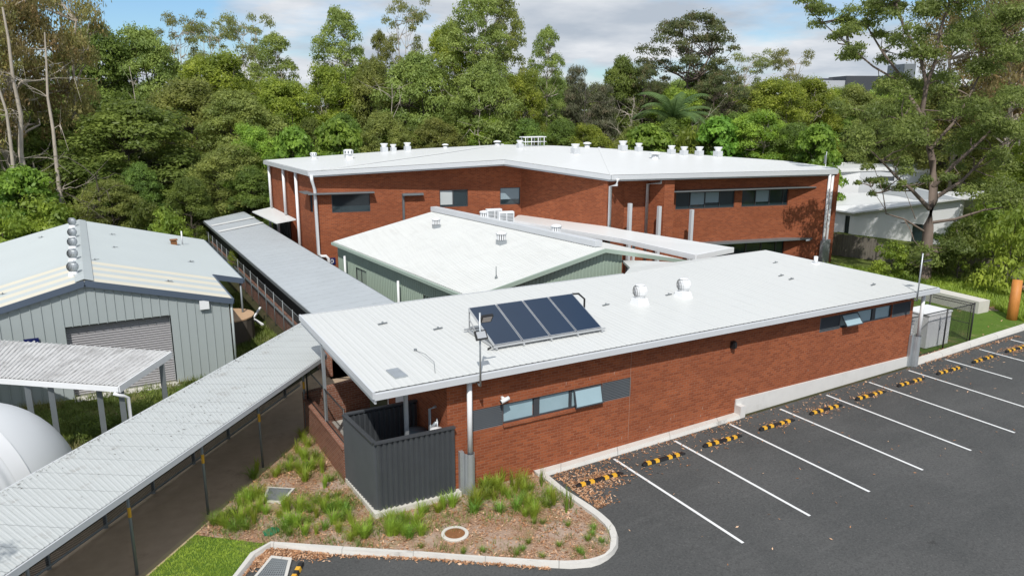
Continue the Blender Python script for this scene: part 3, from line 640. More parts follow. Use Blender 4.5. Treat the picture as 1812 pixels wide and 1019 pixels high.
mb = MB(); mb.tube([(8.6, 24.0, .22), (8.6, 24.0, 1.2)], .06, 8); mb.lathe((8.6, 24.0, 1.2), [(.14, 0), (.17, .1), (.02, .1)], 12); mb.build('drinking_fountain', M['alum'], label='stainless drinking fountain under the open end of the white roof', cat='fountain')
# security cameras
def seccam(p, n, label):
    t = thing('security_camera', tuple(p), label, 'camera'); n = Vector(n).normalized(); p = Vector(p)
    mb = MB(); mb.tube([p, p+n*.14], .05, 10); mb.build('bracket', M['white'], t); c = p+n*.2
    s = Vector((n.y, -n.x, 0)); mb = MB(); mb.tube([c-s*.13+Vector((0, 0, .03)), c+s*.13-Vector((0, 0, .05))], .065, 10); mb.build('camera_body', M['white'], t)
    mb = MB(); mb.tube([c+s*.131-Vector((0, 0, .05)), c+s*.15-Vector((0, 0, .058))], .05, 10); mb.build('lens', M['black'], t)
q = ONY(888, 703, 18.15); seccam((q.x, 18.16, q.z), (0, -1, 0), 'white security camera on the brick wall above the left louvre')
# small grey flashing box on eave with wire
q = AT(703, 662, ZF); mb = MB(); mb.prism([AT(683, 657, ZF+.05), AT(700, 671, ZF+.02), AT(722, 667, ZF+.02), AT(704, 653, ZF+.05)], 0, .05); mb.build('gutter_cover', M['galv'], label='small grey metal cover plate over the gutter above the screen enclosure', cat='cover plate')
a, b, c_, d = AT(735, 620, ZF+.1), AT(752, 626, ZF+.2), AT(768, 640, ZF+.15), AT(770, 660, ZF+.04)
mb = MB(); mb.tube([a, b, c_, d], .008, 5); mb.tube([a, a+Vector((0, 0, .05))], .05, 8); mb.build('roof_cable', M['galv_dk'], label='thin looping cable with a round anchor on the white front roof', cat='cable')
# light poles on the eave
def light_pole(base, top, floods, label, ant=True):
    t = thing('floodlight_pole', tuple(base), label, 'pole'); mb = MB(); b = Vector(base); mb.tube([b, (b.x, b.y, top)], .028, 8)
    mb.tube([(b.x, b.y+.3, b.z+.12), (b.x, b.y+.05, b.z), (b.x, b.y, b.z+.1)], .028, 6); mb.bb(b.x-.12, b.y+.3, b.z, b.x+.02, b.y+.38, b.z+.2); mb.build('mast', M['galv'], t)
    for z, ax, ang in floods:
        f = MB(); f.box((b.x+ax, b.y-.05, z), (.34, .07, .26), 0, (ang, 'X')); f.box((b.x+ax*.4, b.y, z), (.06, .12, .06)); fo = f.build('floodlight', M['black'], t)
        g = MB(); g.box((b.x+ax, b.y-.05-.04*math.cos(ang), z-.04*math.sin(ang)), (.27, .01, .19), 0, (ang, 'X')); g.build('lens', M['alum'], fo)
    return t
q = ONY(849, 694, 17.6); zt = ONY(846, 553, 17.6).z
light_pole((q.x, 17.56, 3.42), zt, [(ONY(858, 563, 17.55).z, .17, R(35)), (ONY(846, 593, 17.55).z, 0, R(-35))], 'steel mast with two black floodlights at the eave in front of the solar collectors')
q = ONY(1617, 530, 17.6); zt = ONY(1625, 449, 17.6).z
light_pole((q.x+.15, 17.56, 3.42), zt, [(zt-.3, .2, R(70))], 'steel mast with one floodlight at the right end of the front roof eave')
# solar hot water collectors
t = thing('solar_collectors', (12.5, 20.2, ZF), 'four dark blue solar water heating collectors on a tilted frame on the front roof', 'solar collector')
zr_ = lambda y: ZF+(y-17.72)*.0404
SBL, SBR = AT(877, 612, 3.98), AT(1062, 577, 3.98); SBL.y = SBR.y = (SBL.y+SBR.y)/2
STL = AT(817, 547, 4.72); STR = AT(1016, 518, 4.72); yt = (STL.y+STR.y)/2
xl, xr, yb = SBL.x, SBR.x, SBL.y
nn = Vector((0, -(4.72-3.98), yt-yb)).normalized()
w = (xr-xl)/4
for k in range(4):
    a = Vector((xl+k*w+.018, yb, 3.98)); b = Vector((xl+(k+1)*w-.018, yb, 3.98)); c = Vector((b.x, yt, 4.72)); d = Vector((a.x, yt, 4.72)); 
    mb = MB(); th = nn*-.09
    if nn.z < 0: th = -th
    mb.q(a, b, b+th, a+th); mb.q(b, c, c+th, b+th); mb.q(c, d, d+th, c+th); mb.q(d, a, a+th, d+th); mb.q(a+th, b+th, c+th, d+th)
    e = .02; s = (c-b).normalized()
    A, B_, C_, D_ = a+Vector((e, 0, 0))+s*e, b+Vector((-e, 0, 0))+s*e, c+Vector((-e, 0, 0))-s*e, d+Vector((e, 0, 0))-s*e
    for o1, o2, i2, i1 in ((a, b, B_, A), (b, c, C_, B_), (c, d, D_, C_), (d, a, A, D_)): mb.q(o1, o2, i2, i1)
    co = mb.build('collector', M['alum'], t); g = MB(); g.q(A, B_, C_, D_); g.build('glass', M['solar'], co)
mb = MB()
for x in (xl+.05, xl+w, xl+2*w, xl+3*w, xr-.05):
    mb.beam((x, yb-.1, zr_(yb)+.06), (x, yt+.15, zr_(yt)+.06), .05, .05); mb.beam((x, yt+.02, zr_(yt)+.06), (x, yt+.02, 4.66), .04, .04); mb.beam((x, yt-.6, zr_(yt)+.06), (x, yt+.02, 4.35), .025, .025)
for y, z in ((yb-.03, 3.93), (yt+.1, zr_(yt)+.1)): mb.beam((xl-.1, y, z), (xr+.1, y, z), .05, .05)
mb.build('frame', M['alum'], t)
mb = MB(); mb.tube([(xr, yt, 4.7), (xr+.25, yt, 4.68), (xr+.42, yt-.12, 4.5), (xr+.42, yt-.12, zr_(yt))], .035, 8); mb.build('insulated_pipe', M['black'], t)
mb = MB(); mb.tube([(xl-.05, yb-.05, 3.95), (xl-.15, yb+.1, 3.86), (xl-.15, yb+.1, zr_(yb))], .03, 6); mb.build('insulated_pipe', M['black'], t)
# whirlybirds
def whirly(c, s, mat, label, group, base='sq'):
    t = thing('turbine_ventilator', tuple(c), label, 'roof ventilator', group); c = Vector(c)
    mb = MB()
    if base == 'sq':
        a, b = .27*s, .2*s; lo = [c+Vector((x*a, y*a, -.04)) for x, y in ((-1, -1), (1, -1), (1, 1), (-1, 1))]; hi = [c+Vector((x*b, y*b, .24*s)) for x, y in ((-1, -1), (1, -1), (1, 1), (-1, 1))]
        for k in range(4): mb.q(lo[k], lo[(k+1) % 4], hi[(k+1) % 4], hi[k])
        mb.q(*hi)
    else: mb.lathe(c+Vector((0, 0, -.12)), [(.3*s, 0), (.26*s, .14*s), (.19*s, .42*s)], 4, False); mb.lathe(c+Vector((0, 0, -.1)), [(.17*s, 0), (.2*s, .38*s)], 14)
    mb.build('base', M['white'], t); z0 = .24*s
    mb = MB(); n = 22
    prof = [(.17, 0), (.19, .05), (.2, .06), (.26, .15), (.28, .27), (.25, .39), (.17, .47), (.12, .48)]
    for j in range(n):
        t0 = 2*math.pi*j/n; t1 = 2*math.pi*(j+.93)/n
        for k in range(2, len(prof)-1):
            (r0, h0), (r1, h1) = prof[k], prof[k+1]
            mb.q(*[c+Vector((r*s*math.cos(a), r*s*math.sin(a), z0+h*s)) for r, h, a in ((r0*.9, h0, t0), (r0, h0, t1), (r1, h1, t1), (r1*.9, h1, t0))])
    mb.lathe(c+Vector((0, 0, z0)), [(r*s, h*s) for r, h in prof[:3]], 18); mb.lathe(c+Vector((0, 0, z0+.47*s)), [(.13*s, 0), (.19*s, .005), (.17*s, .03*s), (.02, .045*s)], 16)
    mb.build('turbine', mat, t); mb = MB(); mb.lathe(c+Vector((0, 0, z0+.03*s)), [(.165*s, 0), (.21*s, .22*s), (.1*s, .42*s)], 12); mb.build('throat', M['dark'], t)
for x, y, w_ in ((1131.5, 536, 'left of the two on the front roof'), (1208.5, 524, 'right of the two on the front roof')):
    q = AT(x, y, 3.93); q.z = zr_(q.y); whirly(q, .98, M['white'], 'white turbine ventilator with square base, '+w_, 'turbine ventilators on the front roof')
# AC enclosure at the right end
t = thing('chain_link_cage', (31.9, 19.6, .45), 'black chain link cage around white cabinets at the right end of the block', 'fence')
gx, gy0, gy1 = 34.3, 18.5, 19.65; zg1 = .5; H = 1.85
mb = MB(); posts = [(29.6, 18.42), (32.2, 18.46), (gx, gy0), (gx, 20.55), (29.5, 22.6), (32, 21.5)]
for x, y in posts: mb.tube([(x, y, .35), (x, y, zg1+H+.05)], .035, 8)
for a, b in (((29.6, 18.42), (gx, gy0)), ((gx, gy0), (gx, 20.55)), ((gx, 20.55), (29.5, 22.6))):
    for z in (zg1+H, zg1+.06): mb.tube([(*a, z), (*b, z)], .022, 6)
mb.tube([(gx, gy0+.1, zg1+.9), (gx, 20.5, zg1+.9)], .015, 6); mb.tube([(gx-.05, gy0+.1, zg1+.1), (gx-.05, gy0+.1, zg1+H-.1), (gx-.05, 20.4, zg1+H-.1)], .02, 6)
mb.build('steel_frame', M['black'], t)
mb = MB()
for a, b in (((29.6, 18.42), (gx, gy0)), ((gx, gy0), (gx, 20.55)), ((gx, 20.55), (29.5, 22.6))): mb.q((*a, zg1+.06), (*b, zg1+.06), (*b, zg1+H), (*a, zg1+H))
mb.build('chain_mesh', M['mesh_black'], t)
mb = MB(); mb.prism([(29.45, 18.4, .4), (gx+.05, gy0-.05, .4), (gx+.05, 20.6, .4), (29.5, 22.7, .4)], -.1, .09); mb.build('concrete_slab', M['concrete'], t)
def cabinet(x0, y0, x1, y1, z0, z1, label):
    t = thing('cabinet', ((x0+x1)/2, (y0+y1)/2, z0), label, 'cabinet', None); mb = MB(); mb.bb(x0, y0, z0+.08, x1, y1, z1); mb.bb(x0-.03, y0-.03, z1+.002, x1+.03, y1+.03, z1+.06); mb.build('casing', M['white'], t)
    mb = MB(); mb.bb(x0+.06, y0+.05, z0, x1-.06, y1-.05, z0+.079); mb.build('feet', M['black'], t); m = (x0+x1)/2
    mb = MB(); mb.bb(m-.006, y0-.006, z0+.12, m+.006, y0-.002, z1-.06); mb.bb(m+.05, y0-.03, z0+.8, m+.07, y0-.004, z0+1.0); mb.build('door_seam', M['galv_dk'], t)
cabinet(31.55, 18.85, 33.2, 20.0, .5, 2.05, 'large white metal cabinet inside the black chain link cage'); cabinet(29.75, 18.75, 30.35, 19.8, .5, 2.0, 'narrow white cabinet beside the downpipe inside the chain link cage')
mb = MB()
for k in range(3): mb.tube([(30.6+k*.12, 18.9, .55), (30.6+k*.12, 18.9, 1.0+.1*k), (31.1, 18.9, 1.0+.1*k), (31.2, 18.95, .6)], .025, 6)
mb.build('pipework', M['galv_dk'], label='bent grey pipes between the two white cabinets in the cage', cat='pipework')
# retaining wall, timber pole
mb = MB(); a, b = AT(1752, 531, 1.35), AT(1560, 487, 1.35); d = Vector((1, .0, 0)); wd = .75
P0, P1 = Vector((a.x, a.y, 0)), Vector((b.x, b.y, 0)); sd = (P1-P0).normalized(); nr = Vector((-sd.y, sd.x, 0)); nr = nr if nr.x < 0 else -nr; wd = .85
mb.prism([P0, P1, P1+nr*wd, P0+nr*wd], .2, 1.35); mb.build('retaining_wall', M['concrete'], label='low pale concrete retaining wall beyond the chain link cage', cat='wall')
q = ATG(1790, 567); tq = DP(1801, 495, (q-CAM).dot(CF)-.15); mb = MB(); mb.tube([q, q.lerp(tq, .5), tq], [.24, .235, .22], 18); mb.build('timber_pole', M['timber'], label='thick orange brown timber pole leaning slightly beside the right kerb', cat='pole')
# ======================= two-storey brick building
bb_ = thing('two_storey_building', (27, 46, 0), 'two storey red brick building with a wide folded white roof behind the green shed', 'building')
EZ = [(12.0, 46.0, 7.08), (23.5, 42.55, 7.62), (27.25, 36.35, 6.98), (43.1, 33.1, 6.93)]
EL = (11.9, 58.0, 7.02)
BK = [Vector(EL), AT(600, 274, 7.25), AT(750, 263, 7.55), AT(890, 256, 7.9), AT(983, 258, 7.85), AT(1060, 262, 7.75), AT(1209, 272, 7.45), AT(1391, 285, 7.1), AT(1478, 297, 6.95)]
F = [Vector(p) for p in EZ]
Q = [F[0], F[0].lerp(F[1], .35), F[0].lerp(F[1], .7), F[1], F[1].lerp(F[2], .5), F[2], F[2].lerp(F[3], .4), F[2].lerp(F[3], .8), F[3]]
ROOFB = []
mb = MB()
for k in range(8):
    a, b, c, d = Q[k], Q[k+1], BK[k+1], BK[k]
    for tri in ((a, b, c), (a, c, d)): ROOFB.append(tri); mb.q(*tri)
    for tri in ((c, b, a), (d, c, a)): mb.q(*[p-Vector((0, 0, .3)) for p in tri])
    mb.q(d, c, c-Vector((0, 0, .3)), d-Vector((0, 0, .3)))
mb.q(Q[8], BK[8], BK[8]-Vector((0, 0, .3)), Q[8]-Vector((0, 0, .3)))
# standing roof crease lines (low battens)
for p, q in ((F[0].lerp(F[1], .06)+Vector((0, 0, .03)), BK[3]+Vector((0, 0, .03))), (F[2]+Vector((0, 0, .02)), BK[5]+Vector((0, 0, .03)))): mb.beam(p, q, .18, .05)
mb.build('roof', M['roof_back'], bb_)
mb = MB()
def edge(a, b, off=.0, h=.26, w=.14): mb.beam(Vector(a)+Vector((0, 0, -.15-off)), Vector(b)+Vector((0, 0, -.15-off)), w, h)
for k in range(3): edge(F[k], F[k+1])
edge(F[0], EL); edge(F[3], BK[8])
for k in range(3): mb.beam(F[k]+Vector((0, .12, -.33)), F[k+1]+Vector((0, .12, -.33)), .1, .1)
mb.build('gutter', M['gutter'], bb_)
WP0, WPI = (12.3, 46.5), (25.35, 43.6); PR0, PR3 = (27.2, 36.9), (42.9, 33.45)
dl = (Vector((*WPI, 0))-Vector((*WP0, 0))).normalized(); ul = lambda x, y: (ONP(x, y, WP0, WPI)-Vector((*WP0, 0))).dot(dl)
LH = [(ul(587, 360), ul(655, 360), 4.45, 5.58), (ul(778, 352), ul(828, 352), 4.55, 5.66), (ul(885, 347), ul(921, 347)-.02, 4.58, 5.70)]
WIN = WPI
mb = MB(); mb.wall(WP0, WPI, -.1, 6.9, 7.45, .25, LH)
sl = [(2.6, 3.4)]
# left side wall with a recessed full height slot, facing the far walkway
mb.wall((12.3, 50.6), (12.3, 46.5), -.1, 6.9, 6.9, .25, [(3.2, 3.9, 4.45, 5.58)]); mb.wall((12.9, 52.6), (12.9, 50.6), -.1, 6.9, 6.9, .25); mb.wall((12.3, 58.0), (12.3, 52.6), -.1, 6.9, 6.9, .25)
mb.q((12.55, 50.6, -.1), (12.9, 50.6, -.1), (12.9, 50.6, 6.9), (12.55, 50.6, 6.9)); mb.q((12.9, 52.6, -.1), (12.55, 52.6, -.1), (12.55, 52.6, 6.9), (12.9, 52.6, 6.9))
O1 = (27.22, 36.66); A1 = (29.1, 37.4); A2 = (30.65, 37.1)
mb.wall(WPI, O1, -.1, 7.4, 6.8, .25); mb.wall(O1, A1, -.1, 6.8, 6.8, .25); mb.wall(A1, A2, -.1, 6.8, 6.8, .25)
pr = lambda x, off: (PR0[0]+(x-PR0[0])-math.sin(R(12.4))*0, PR0[1]-(x-PR0[0])*(PR0[1]-PR3[1])/(PR3[0]-PR0[0])+off)
B1, B2 = pr(30.95, -.22), pr(31.6, -.22); RC0, RC1 = pr(31.95, .75), pr(40.55, .75); EN = pr(42.55, -.15)
mb.wall(A2, B1, -.1, 6.8, 6.8, .25); mb.wall(B1, B2, -.1, 6.8, 6.75, .25); mb.wall(B2, RC0, -.1, 6.75, 6.75, .25)
dr = (Vector((*RC1, 0))-Vector((*RC0, 0))).normalized(); ur = lambda x, y: (ONP(x, y, RC0, RC1)-Vector((*RC0, 0))).dot(dr); zr2 = lambda x, y: ONP(x, y, RC0, RC1).z
zt_, zb_ = zr2(1300, 337.5), zr2(1300, 367)
gl = zr2(1350, 427)
RH = [(max(.05, ur(1196, 350)), ur(1300, 350), zb_, zt_), (ur(1313, 350), ur(1411, 350), zb_, zt_), (ur(1240, 430), ur(1400, 430), .7, gl)]
mb.wall(RC0, RC1, -.1, 6.75, 6.75, .25, RH); mb.wall(RC1, EN, -.1, 6.75, 6.7, .25)
mb.wall(EN, (BK[8].x-.8, BK[8].y-1), -.1, 6.7, 6.6, .25)
wl = [(BK[8].x-.8, BK[8].y-1), (BK[6].x, BK[6].y-.8), (BK[4].x, BK[4].y-.8), (BK[2].x, BK[2].y-.8), (12.3, 58.0)]
for a, b in zip(wl[:-1], wl[1:]): mb.wall(a, b, -.1, 6.7, 6.7, .25)
mb.build('brick_wall', M['brick'], bb_)
window(bb_, WP0, WPI, *LH[0], [(.01, .99, 'glass', 0)], mull=()); window(bb_, WP0, WPI, *LH[1], [(.01, .46, 'blind_lt', .12), (.5, .99, 'glass', 0)], mull=((.48, .07),)); window(bb_, WP0, WPI, *LH[2], [(.01, .99, 'blind', .3)])
window(bb_, (12.3, 50.6), (12.3, 46.5), 3.2, 3.9, 4.45, 5.58, [(.01, .99, 'glass', 0)])
window(bb_, RC0, RC1, *RH[0], [(0.01, .24, 'glass', 0), (.26, .49, 'blind', .22), (.51, .74, 'blind', .32), (.76, .99, 'glass', 0)], mull=((.25, .05), (.5, .07), (.75, .05)))
window(bb_, RC0, RC1, *RH[1], [(0.01, .24, 'glass', 0), (.26, .49, 'blind', .25), (.51, .74, 'glass', 0), (.76, .99, 'glass', 0)], mull=((.25, .05), (.5, .07), (.75, .05)))
window(bb_, RC0, RC1, *RH[2], [(k/6+.01, (k+1)/6-.01, 'glass', 0) for k in range(6)], mull=[(k/6, .09) for k in range(1, 6)], name='glazed_wall')
def hood(p0, p1, u0, u1, z, dep, th=.06, legs=()):
    p0 = Vector((p0[0], p0[1], 0)); d = (Vector((p1[0], p1[1], 0))-p0).normalized(); n = Vector((d.y, -d.x, 0)); mb = MB()
    a, b = p0+d*u0, p0+d*u1; mb.prism([a+n*dep+Vector((0, 0, z)), b+n*dep+Vector((0, 0, z)), b+n*.003+Vector((0, 0, z)), a+n*.003+Vector((0, 0, z))], 0, th)
    return mb
h = hood(WP0, WPI, -.3, ul(661, 340), 5.66, .55); h.build('window_hood', M['galv_dk'], bb_)
hood((12.3, 50.6), WP0, 2.7, 4.1, 5.66, .5).build('window_hood', M['galv_dk'], bb_)
hood(RC0, RC1, -.05, ur(1432, 335), zt_+.1, .7).build('window_hood', M['galv_dk'], bb_)
hood(RC0, RC1, ur(1235, 428), ur(1425, 422), gl+.08, .7, .1).build('window_hood', M['galv_dk'], bb_)
h = hood(WP0, WPI, ul(711, 345), ul(748, 343), ONP(730, 345, WP0, WPI).z, .35, .12); q = ONP(713, 345, WP0, WPI); nn_ = Vector((dl.y, -dl.x, 0)); c = q+nn_*.06; h.beam((c.x, c.y, 2.0), (c.x, c.y, q.z), .12, .1); h.build('duct', M['galv_dk'], bb_)
# downpipes
def pipe(pts, r=.09, nm='downpipe'): mb = MB(); mb.tube(pts, r, 10); return mb.build(nm, M['white'], bb_)
c = Vector((*WP0, 0))+dl*.12+nn_*.2
pipe([(c.x-.25, c.y-.35, 6.85), (c.x-.25, c.y-.35, 6.55), (c.x, c.y, 5.9), (c.x, c.y, 1.95), (c.x+.15, c.y-.03, 1.8), (c.x+.42, c.y-.1, 1.8), (c.x+.56, c.y-.13, 1.65), (c.x+.56, c.y-.13, .1)], .1)
for y in (57.6, 53.2, 49.8):
    zz = 3.6 if y > 51 else .1; pipe([(12.12, y, 6.8), (12.12, y, zz)], .1)
q = Vector((*O1, 0)); pipe([(q.x+.35, q.y-.55, 6.75), (q.x+.35, q.y-.45, 6.4), (q.x+.12, q.y-.15, 6.3), (q.x+.12, q.y-.15, .1)], .1)
q = Vector((*A2, 0)); pipe([(q.x+.25, q.y-1.0, 6.75), (q.x+.2, q.y-1.0, 6.4), (q.x-.12, q.y-.15, 6.25), (q.x-.12, q.y-.15, .1)], .1)
for dx in (.0, .3): q = Vector((*EN, 0)); pipe([(q.x+.02+dx, q.y-.14, 6.7), (q.x+.02+dx, q.y-.14, .5)], .09)
mb = MB(); mb.bb(EN[0]-.35, EN[1]-.42, .5, EN[0]-.15, EN[1]-.2, 2.3); mb.bb(EN[0]-.1, EN[1]-.32, .5, EN[0]+.5, EN[1]-.24, 2.35); mb.build('pipe_guard', M['galv'], bb_)
# entrance awning on the left side
t = thing('entrance_awning', (11.9, 55, 3.3), 'white entrance awning on steel posts against the left side of the two storey brick building', 'awning')
mb = MB(); a, b, c, d = (10.75, 57.8, 3.35), (11.0, 51.3, 3.35), (12.25, 51.0, 3.55), (12.25, 58.2, 3.55)
mb.prism([a, b, c, d], -.08, 0); mb.build('roof', M['roof_back'], t); mb = MB()
for y in (52.5, 55.0): mb.bb(11.35, y, 0, 11.5, y+.15, 3.3)
mb.build('post', M['galv'], t)
mb = MB()
for k in range(11): mb.bb(12.18, 52.7+k*.5, .1, 12.26, 52.9+k*.5, 3.3)
mb.bb(12.2, 52.6, 3.2, 12.26, 58, 3.35); mb.build('slatted_screen', M['char'], t)
# posts standing in front of the right wing
for i, (x, yt_, w_) in enumerate(((1115, 360, 'leftmost of the three'), (1167, 365, 'middle of the three'), (1224.5, 371, 'rightmost of the three'))):
    q = ONP(x, yt_, (27.2, 36.35), (42.9, 32.9)); mb = MB(); mb.bb(q.x-.1, q.y-.1, .3, q.x+.1, q.y+.1, q.z); mb.build('steel_post', M['gutter'], label='square grey steel post rising above the white canopy, '+w_, cat='post', group='grey posts in front of the brick wing')
q = ONP(1428, 424, RC1, EN); dn = Vector((EN[1]-RC1[1], -(EN[0]-RC1[0]), 0)); seccam(q, dn, 'white security camera low on the right end of the two storey brick building')
# block-letter signs
def sign(name, c, n, size, strokes, label):
    t = thing(name, tuple(c), label, 'sign'); n = Vector(n).normalized(); d = Vector((-n.y, n.x, 0)); c = Vector(c); h = size/2; U = Vector((0, 0, 1))
    mb = MB(); P = [c-d*h-U*h, c+d*h-U*h, c+d*h+U*h, c-d*h+U*h]; mb.q(*[p+n*.03 for p in P])
    for k in range(4): mb.q(P[k], P[(k+1) % 4], P[(k+1) % 4]+n*.03, P[k]+n*.03)
    mb.build('board', M['navy'], t); mb = MB()
    for (x0, y0), (x1, y1) in strokes:
        a = c+n*.036+d*(x0*size)+U*(y0*size); b = c+n*.036+d*(x1*size)+U*(y1*size); s = (b-a).normalized(); w = s.cross(n)*size*.065; s = s*size*.03
        mb.q(a-w-s, b-w+s, b+w+s, a+w-s) if (b-a).cross(w).dot(n) > 0 else mb.q(a+w-s, b+w+s, b-w+s, a-w-s)
    mb.build('letter', M['white'], t); return t
q = ONP(587.5, 462, WP0, WPI); pts = [(.2*math.cos(a), .25*math.sin(a)) for a in [2*math.pi*k/14 for k in range(15)]]
sign('letter_sign', (q.x+nn_.x*.02, q.y+nn_.y*.02, q.z), nn_, .42, list(zip(pts[:-1], pts[1:])), 'navy sign with a white letter O low on the two storey brick wall')
# things on the back roof
def vent(c, s, kind, label, group='white ventilators on the two storey roof'):
    t = thing('roof_vent', tuple(c), label, 'roof ventilator', group); c = Vector(c); mb = MB()
    if kind == 'tall': mb.box(c+Vector((0, 0, .2*s)), (.52*s, .52*s, .42*s)); mb.build('base', M['gutter'], t); mb = MB(); mb.lathe(c+Vector((0, 0, .4*s)), [(.22*s, 0), (.22*s, .08*s), (.33*s, .28*s), (.33*s, .32*s), (.26*s, .32*s)], 14); mb.build('cowl', M['white'], t)
    elif kind == 'cap': mb.lathe(c+Vector((0, 0, -.1)), [(.28*s, 0), (.28*s, .4*s)], 12); mb.build('base', M['white'], t); mb = MB(); mb.lathe(c+Vector((0, 0, .34*s)), [(.3*s, 0), (.45*s, .02*s), (.42*s, .12*s), (.2*s, .2*s)], 16); mb.build('cap', M['white'], t)
    else:
        mb.box(c+Vector((0, 0, .15*s)), (.5*s, .5*s, .4*s)); mb.build('base', M['white'], t); mb = MB(); mb.lathe(c+Vector((0, 0, .34*s)), [(.3*s, 0), (.4*s, .05*s), (.4*s, .3*s), (.25*s, .38*s)], 14, False); mb.build('cap', M['white'], t); mb = MB()
        for k in range(10): a = 2*math.pi*k/10; mb.box(c+Vector((.405*s*math.cos(a), .405*s*math.sin(a), .54*s)), (.03*s, .1*s, .2*s), a)
        mb.build('louvres', M['galv_dk'], t)
    return t
VL = [(555, 281, .62, 'box', 'nearest the left end of the roof'), (617, 281, .9, 'box', 'second from the left end of the roof'), (680, 269, .9, 'tall', 'left of the close pair at the left back edge'), (696, 268, .75, 'tall', 'right of the close pair at the left back edge'), (721, 266.5, .85, 'tall', 'just right of the close pair at the left back edge'), (788, 261, .6, 'cap', 'low flat cap on the left back edge'), (880, 257.5, .7, 'cap', 'just left of the roof peak'), (920, 262, .8, 'tall', 'at the peak left of the white railing'), (1018, 272, .95, 'tall', 'alone on the front slope right of the peak'), (1039, 261, .75, 'cap', 'low flat cap right of the railing'), (1102, 266.5, 1., 'tall', 'leftmost of the six along the right back edge'), (1130, 268, .85, 'tall', 'second of the six along the right back edge'), (1159, 281, .9, 'cap', 'wide cap on the front slope below the right back edge'), (1188, 272.5, .85, 'tall', 'third of the six along the right back edge'), (1210, 274.5, .85, 'tall', 'fourth of the six along the right back edge'), (1237, 275.5, .9, 'tall', 'fifth of the six along the right back edge'), (1270, 277, .95, 'tall', 'last of the six along the right back edge')]
for x, y, s, k, w_ in VL: vent(hitd(ROOFB, x, y), s, k, 'white roof ventilator, '+w_)
q = hitd(ROOFB, 943, 259); mb = MB()
for dx in (-.85, -.3, .3, .85):
    for dy in (-.3, .3): mb.tube([q+Vector((dx, dy, -.1)), q+Vector((dx, dy, .72))], .03, 5)
for z in (.7, .35):
    for dy in (-.3, .3): mb.tube([q+Vector((-1.05, dy, z)), q+Vector((1.05, dy, z))], .03, 5)
mb.bb(q.x-1.0, q.y-.35, q.z+.7, q.x+1.0, q.y+.35, q.z+.75); mb.build('roof_platform', M['white'], label='white tubular platform frame at the peak of the two storey roof', cat='platform')

# ======================= green shed
G0, G1, GR0, GR1 = Vector((13.4, 26.8, 3.48)), Vector((12.3, 41.9, 3.48)), Vector((20.1, 27.35, 4.7)), Vector((18.4, 42.3, 4.7))
GE0, GE1 = Vector((25.3, 27.8, 3.6)), Vector((23.9, 42.6, 3.6))
gs = thing('green_shed', (18, 34, 0), 'pale green ribbed metal shed with a weathered white low pitched roof', 'shed')
d = (G1-G0).normalized(); 
mb = MB(); e = Vector((-.25, 0, -.04)); fo = Vector((0, -.25, 0)); mb.ribs(G0+e+fo, GR0+fo, GR0, G0+e, .2, .02) if False else None
def along(a, b, c, d_): return mb.ribs(a, b, c, d_, .19, .028)
# ribs run from eave to ridge, so the profiled edge lies along the eave
along(G1+e, G0+e+fo, GR0+fo, GR1); along(GR1, GR0+fo, GE0+fo, GE1)
for P in ([G1+e, G0+e+fo, GR0+fo, GR1], [GR1, GR0+fo, GE0+fo, GE1]): mb.prism(P, -.07, -.02)
GTRI = [(G1+e, G0+e, GR0), (G1+e, GR0, GR1), (GR0, GE0, GE1), (GR0, GE1, GR1)]
mb.build('roof', M['roof_green_shed'], gs)
mb = MB(); mb.beam(GR0+Vector((.05, .3, .16)), GR1+Vector((.05, 0, .16)), .42, .26); mb.build('ridge_cap', M['gutter'], gs)
mb = MB(); mb.beam(G1+e-Vector((.05, 0, .1)), G0+e+fo-Vector((.05, 0, .1)), .12, .14); mb.beam(G0+e+fo*1.15+Vector((0, 0, -.06)), GR0+fo*1.15+Vector((0, 0, -.06)), .06, .18); mb.beam(GR0+fo*1.15+Vector((0, 0, -.06)), GE0+fo*1.15+Vector((0, 0, -.06)), .06, .18); mb.build('barge_trim', M['green_trim'], gs)
mb = MB()
def cladwall(mb, a, b, z0, za, zb, per=.2, dp=.03):
    a = Vector((a[0], a[1], z0)); b = Vector((b[0], b[1], z0)); mb.ribs(a, b, (b.x, b.y, zb), (a.x, a.y, za), per, dp, .5)
def seg(a, b, f): return (a[0]+(b[0]-a[0])*f, a[1]+(b[1]-a[1])*f)
ga, gb = (G1.x, G1.y), (G0.x, G0.y)
dg = (Vector((*gb, 0))-Vector((*ga, 0))); Lg = dg.length; ug = lambda x, y: (ONP(x, y, ga, gb)-Vector((*ga, 0))).dot(dg/Lg); zg2 = lambda x, y: ONP(x, y, ga, gb).z
gw = [(ug(630, 480), ug(648, 490), 1.55, 2.42), (ug(749, 528), ug(780, 540), .9, zg2(760, 526))]
us = [0, gw[0][0], gw[0][1], gw[1][0], gw[1][1], Lg]
for k in range(5):
    a, b = seg(ga, gb, us[k]/Lg), seg(ga, gb, us[k+1]/Lg)
    if k in (1, 3): w = gw[k//2]; cladwall(mb, a, b, 0, w[2], w[2]); cladwall(mb, a, b, w[3], 3.42, 3.42)
    else: cladwall(mb, a, b, 0, 3.42, 3.42)
ge = (21.35, 27.45); cladwall(mb, gb, (GR0.x, GR0.y), 0, 3.42, 4.62); cladwall(mb, (GR0.x, GR0.y), ge, 0, 4.62, 4.36)
mb.wall((G0.x+.1, G0.y+.1), (G1.x+.1, G1.y), 0, 3.3, 3.3, .05); mb.wall((ge[0], ge[1]), (GE1.x, GE1.y-.2), 0, 4.2, 3.4, .1); mb.wall((GE1.x, GE1.y-.2), (G1.x, G1.y-.1), 0, 3.4, 3.4, .1)
mb.build('clad_wall', M['green'], gs)
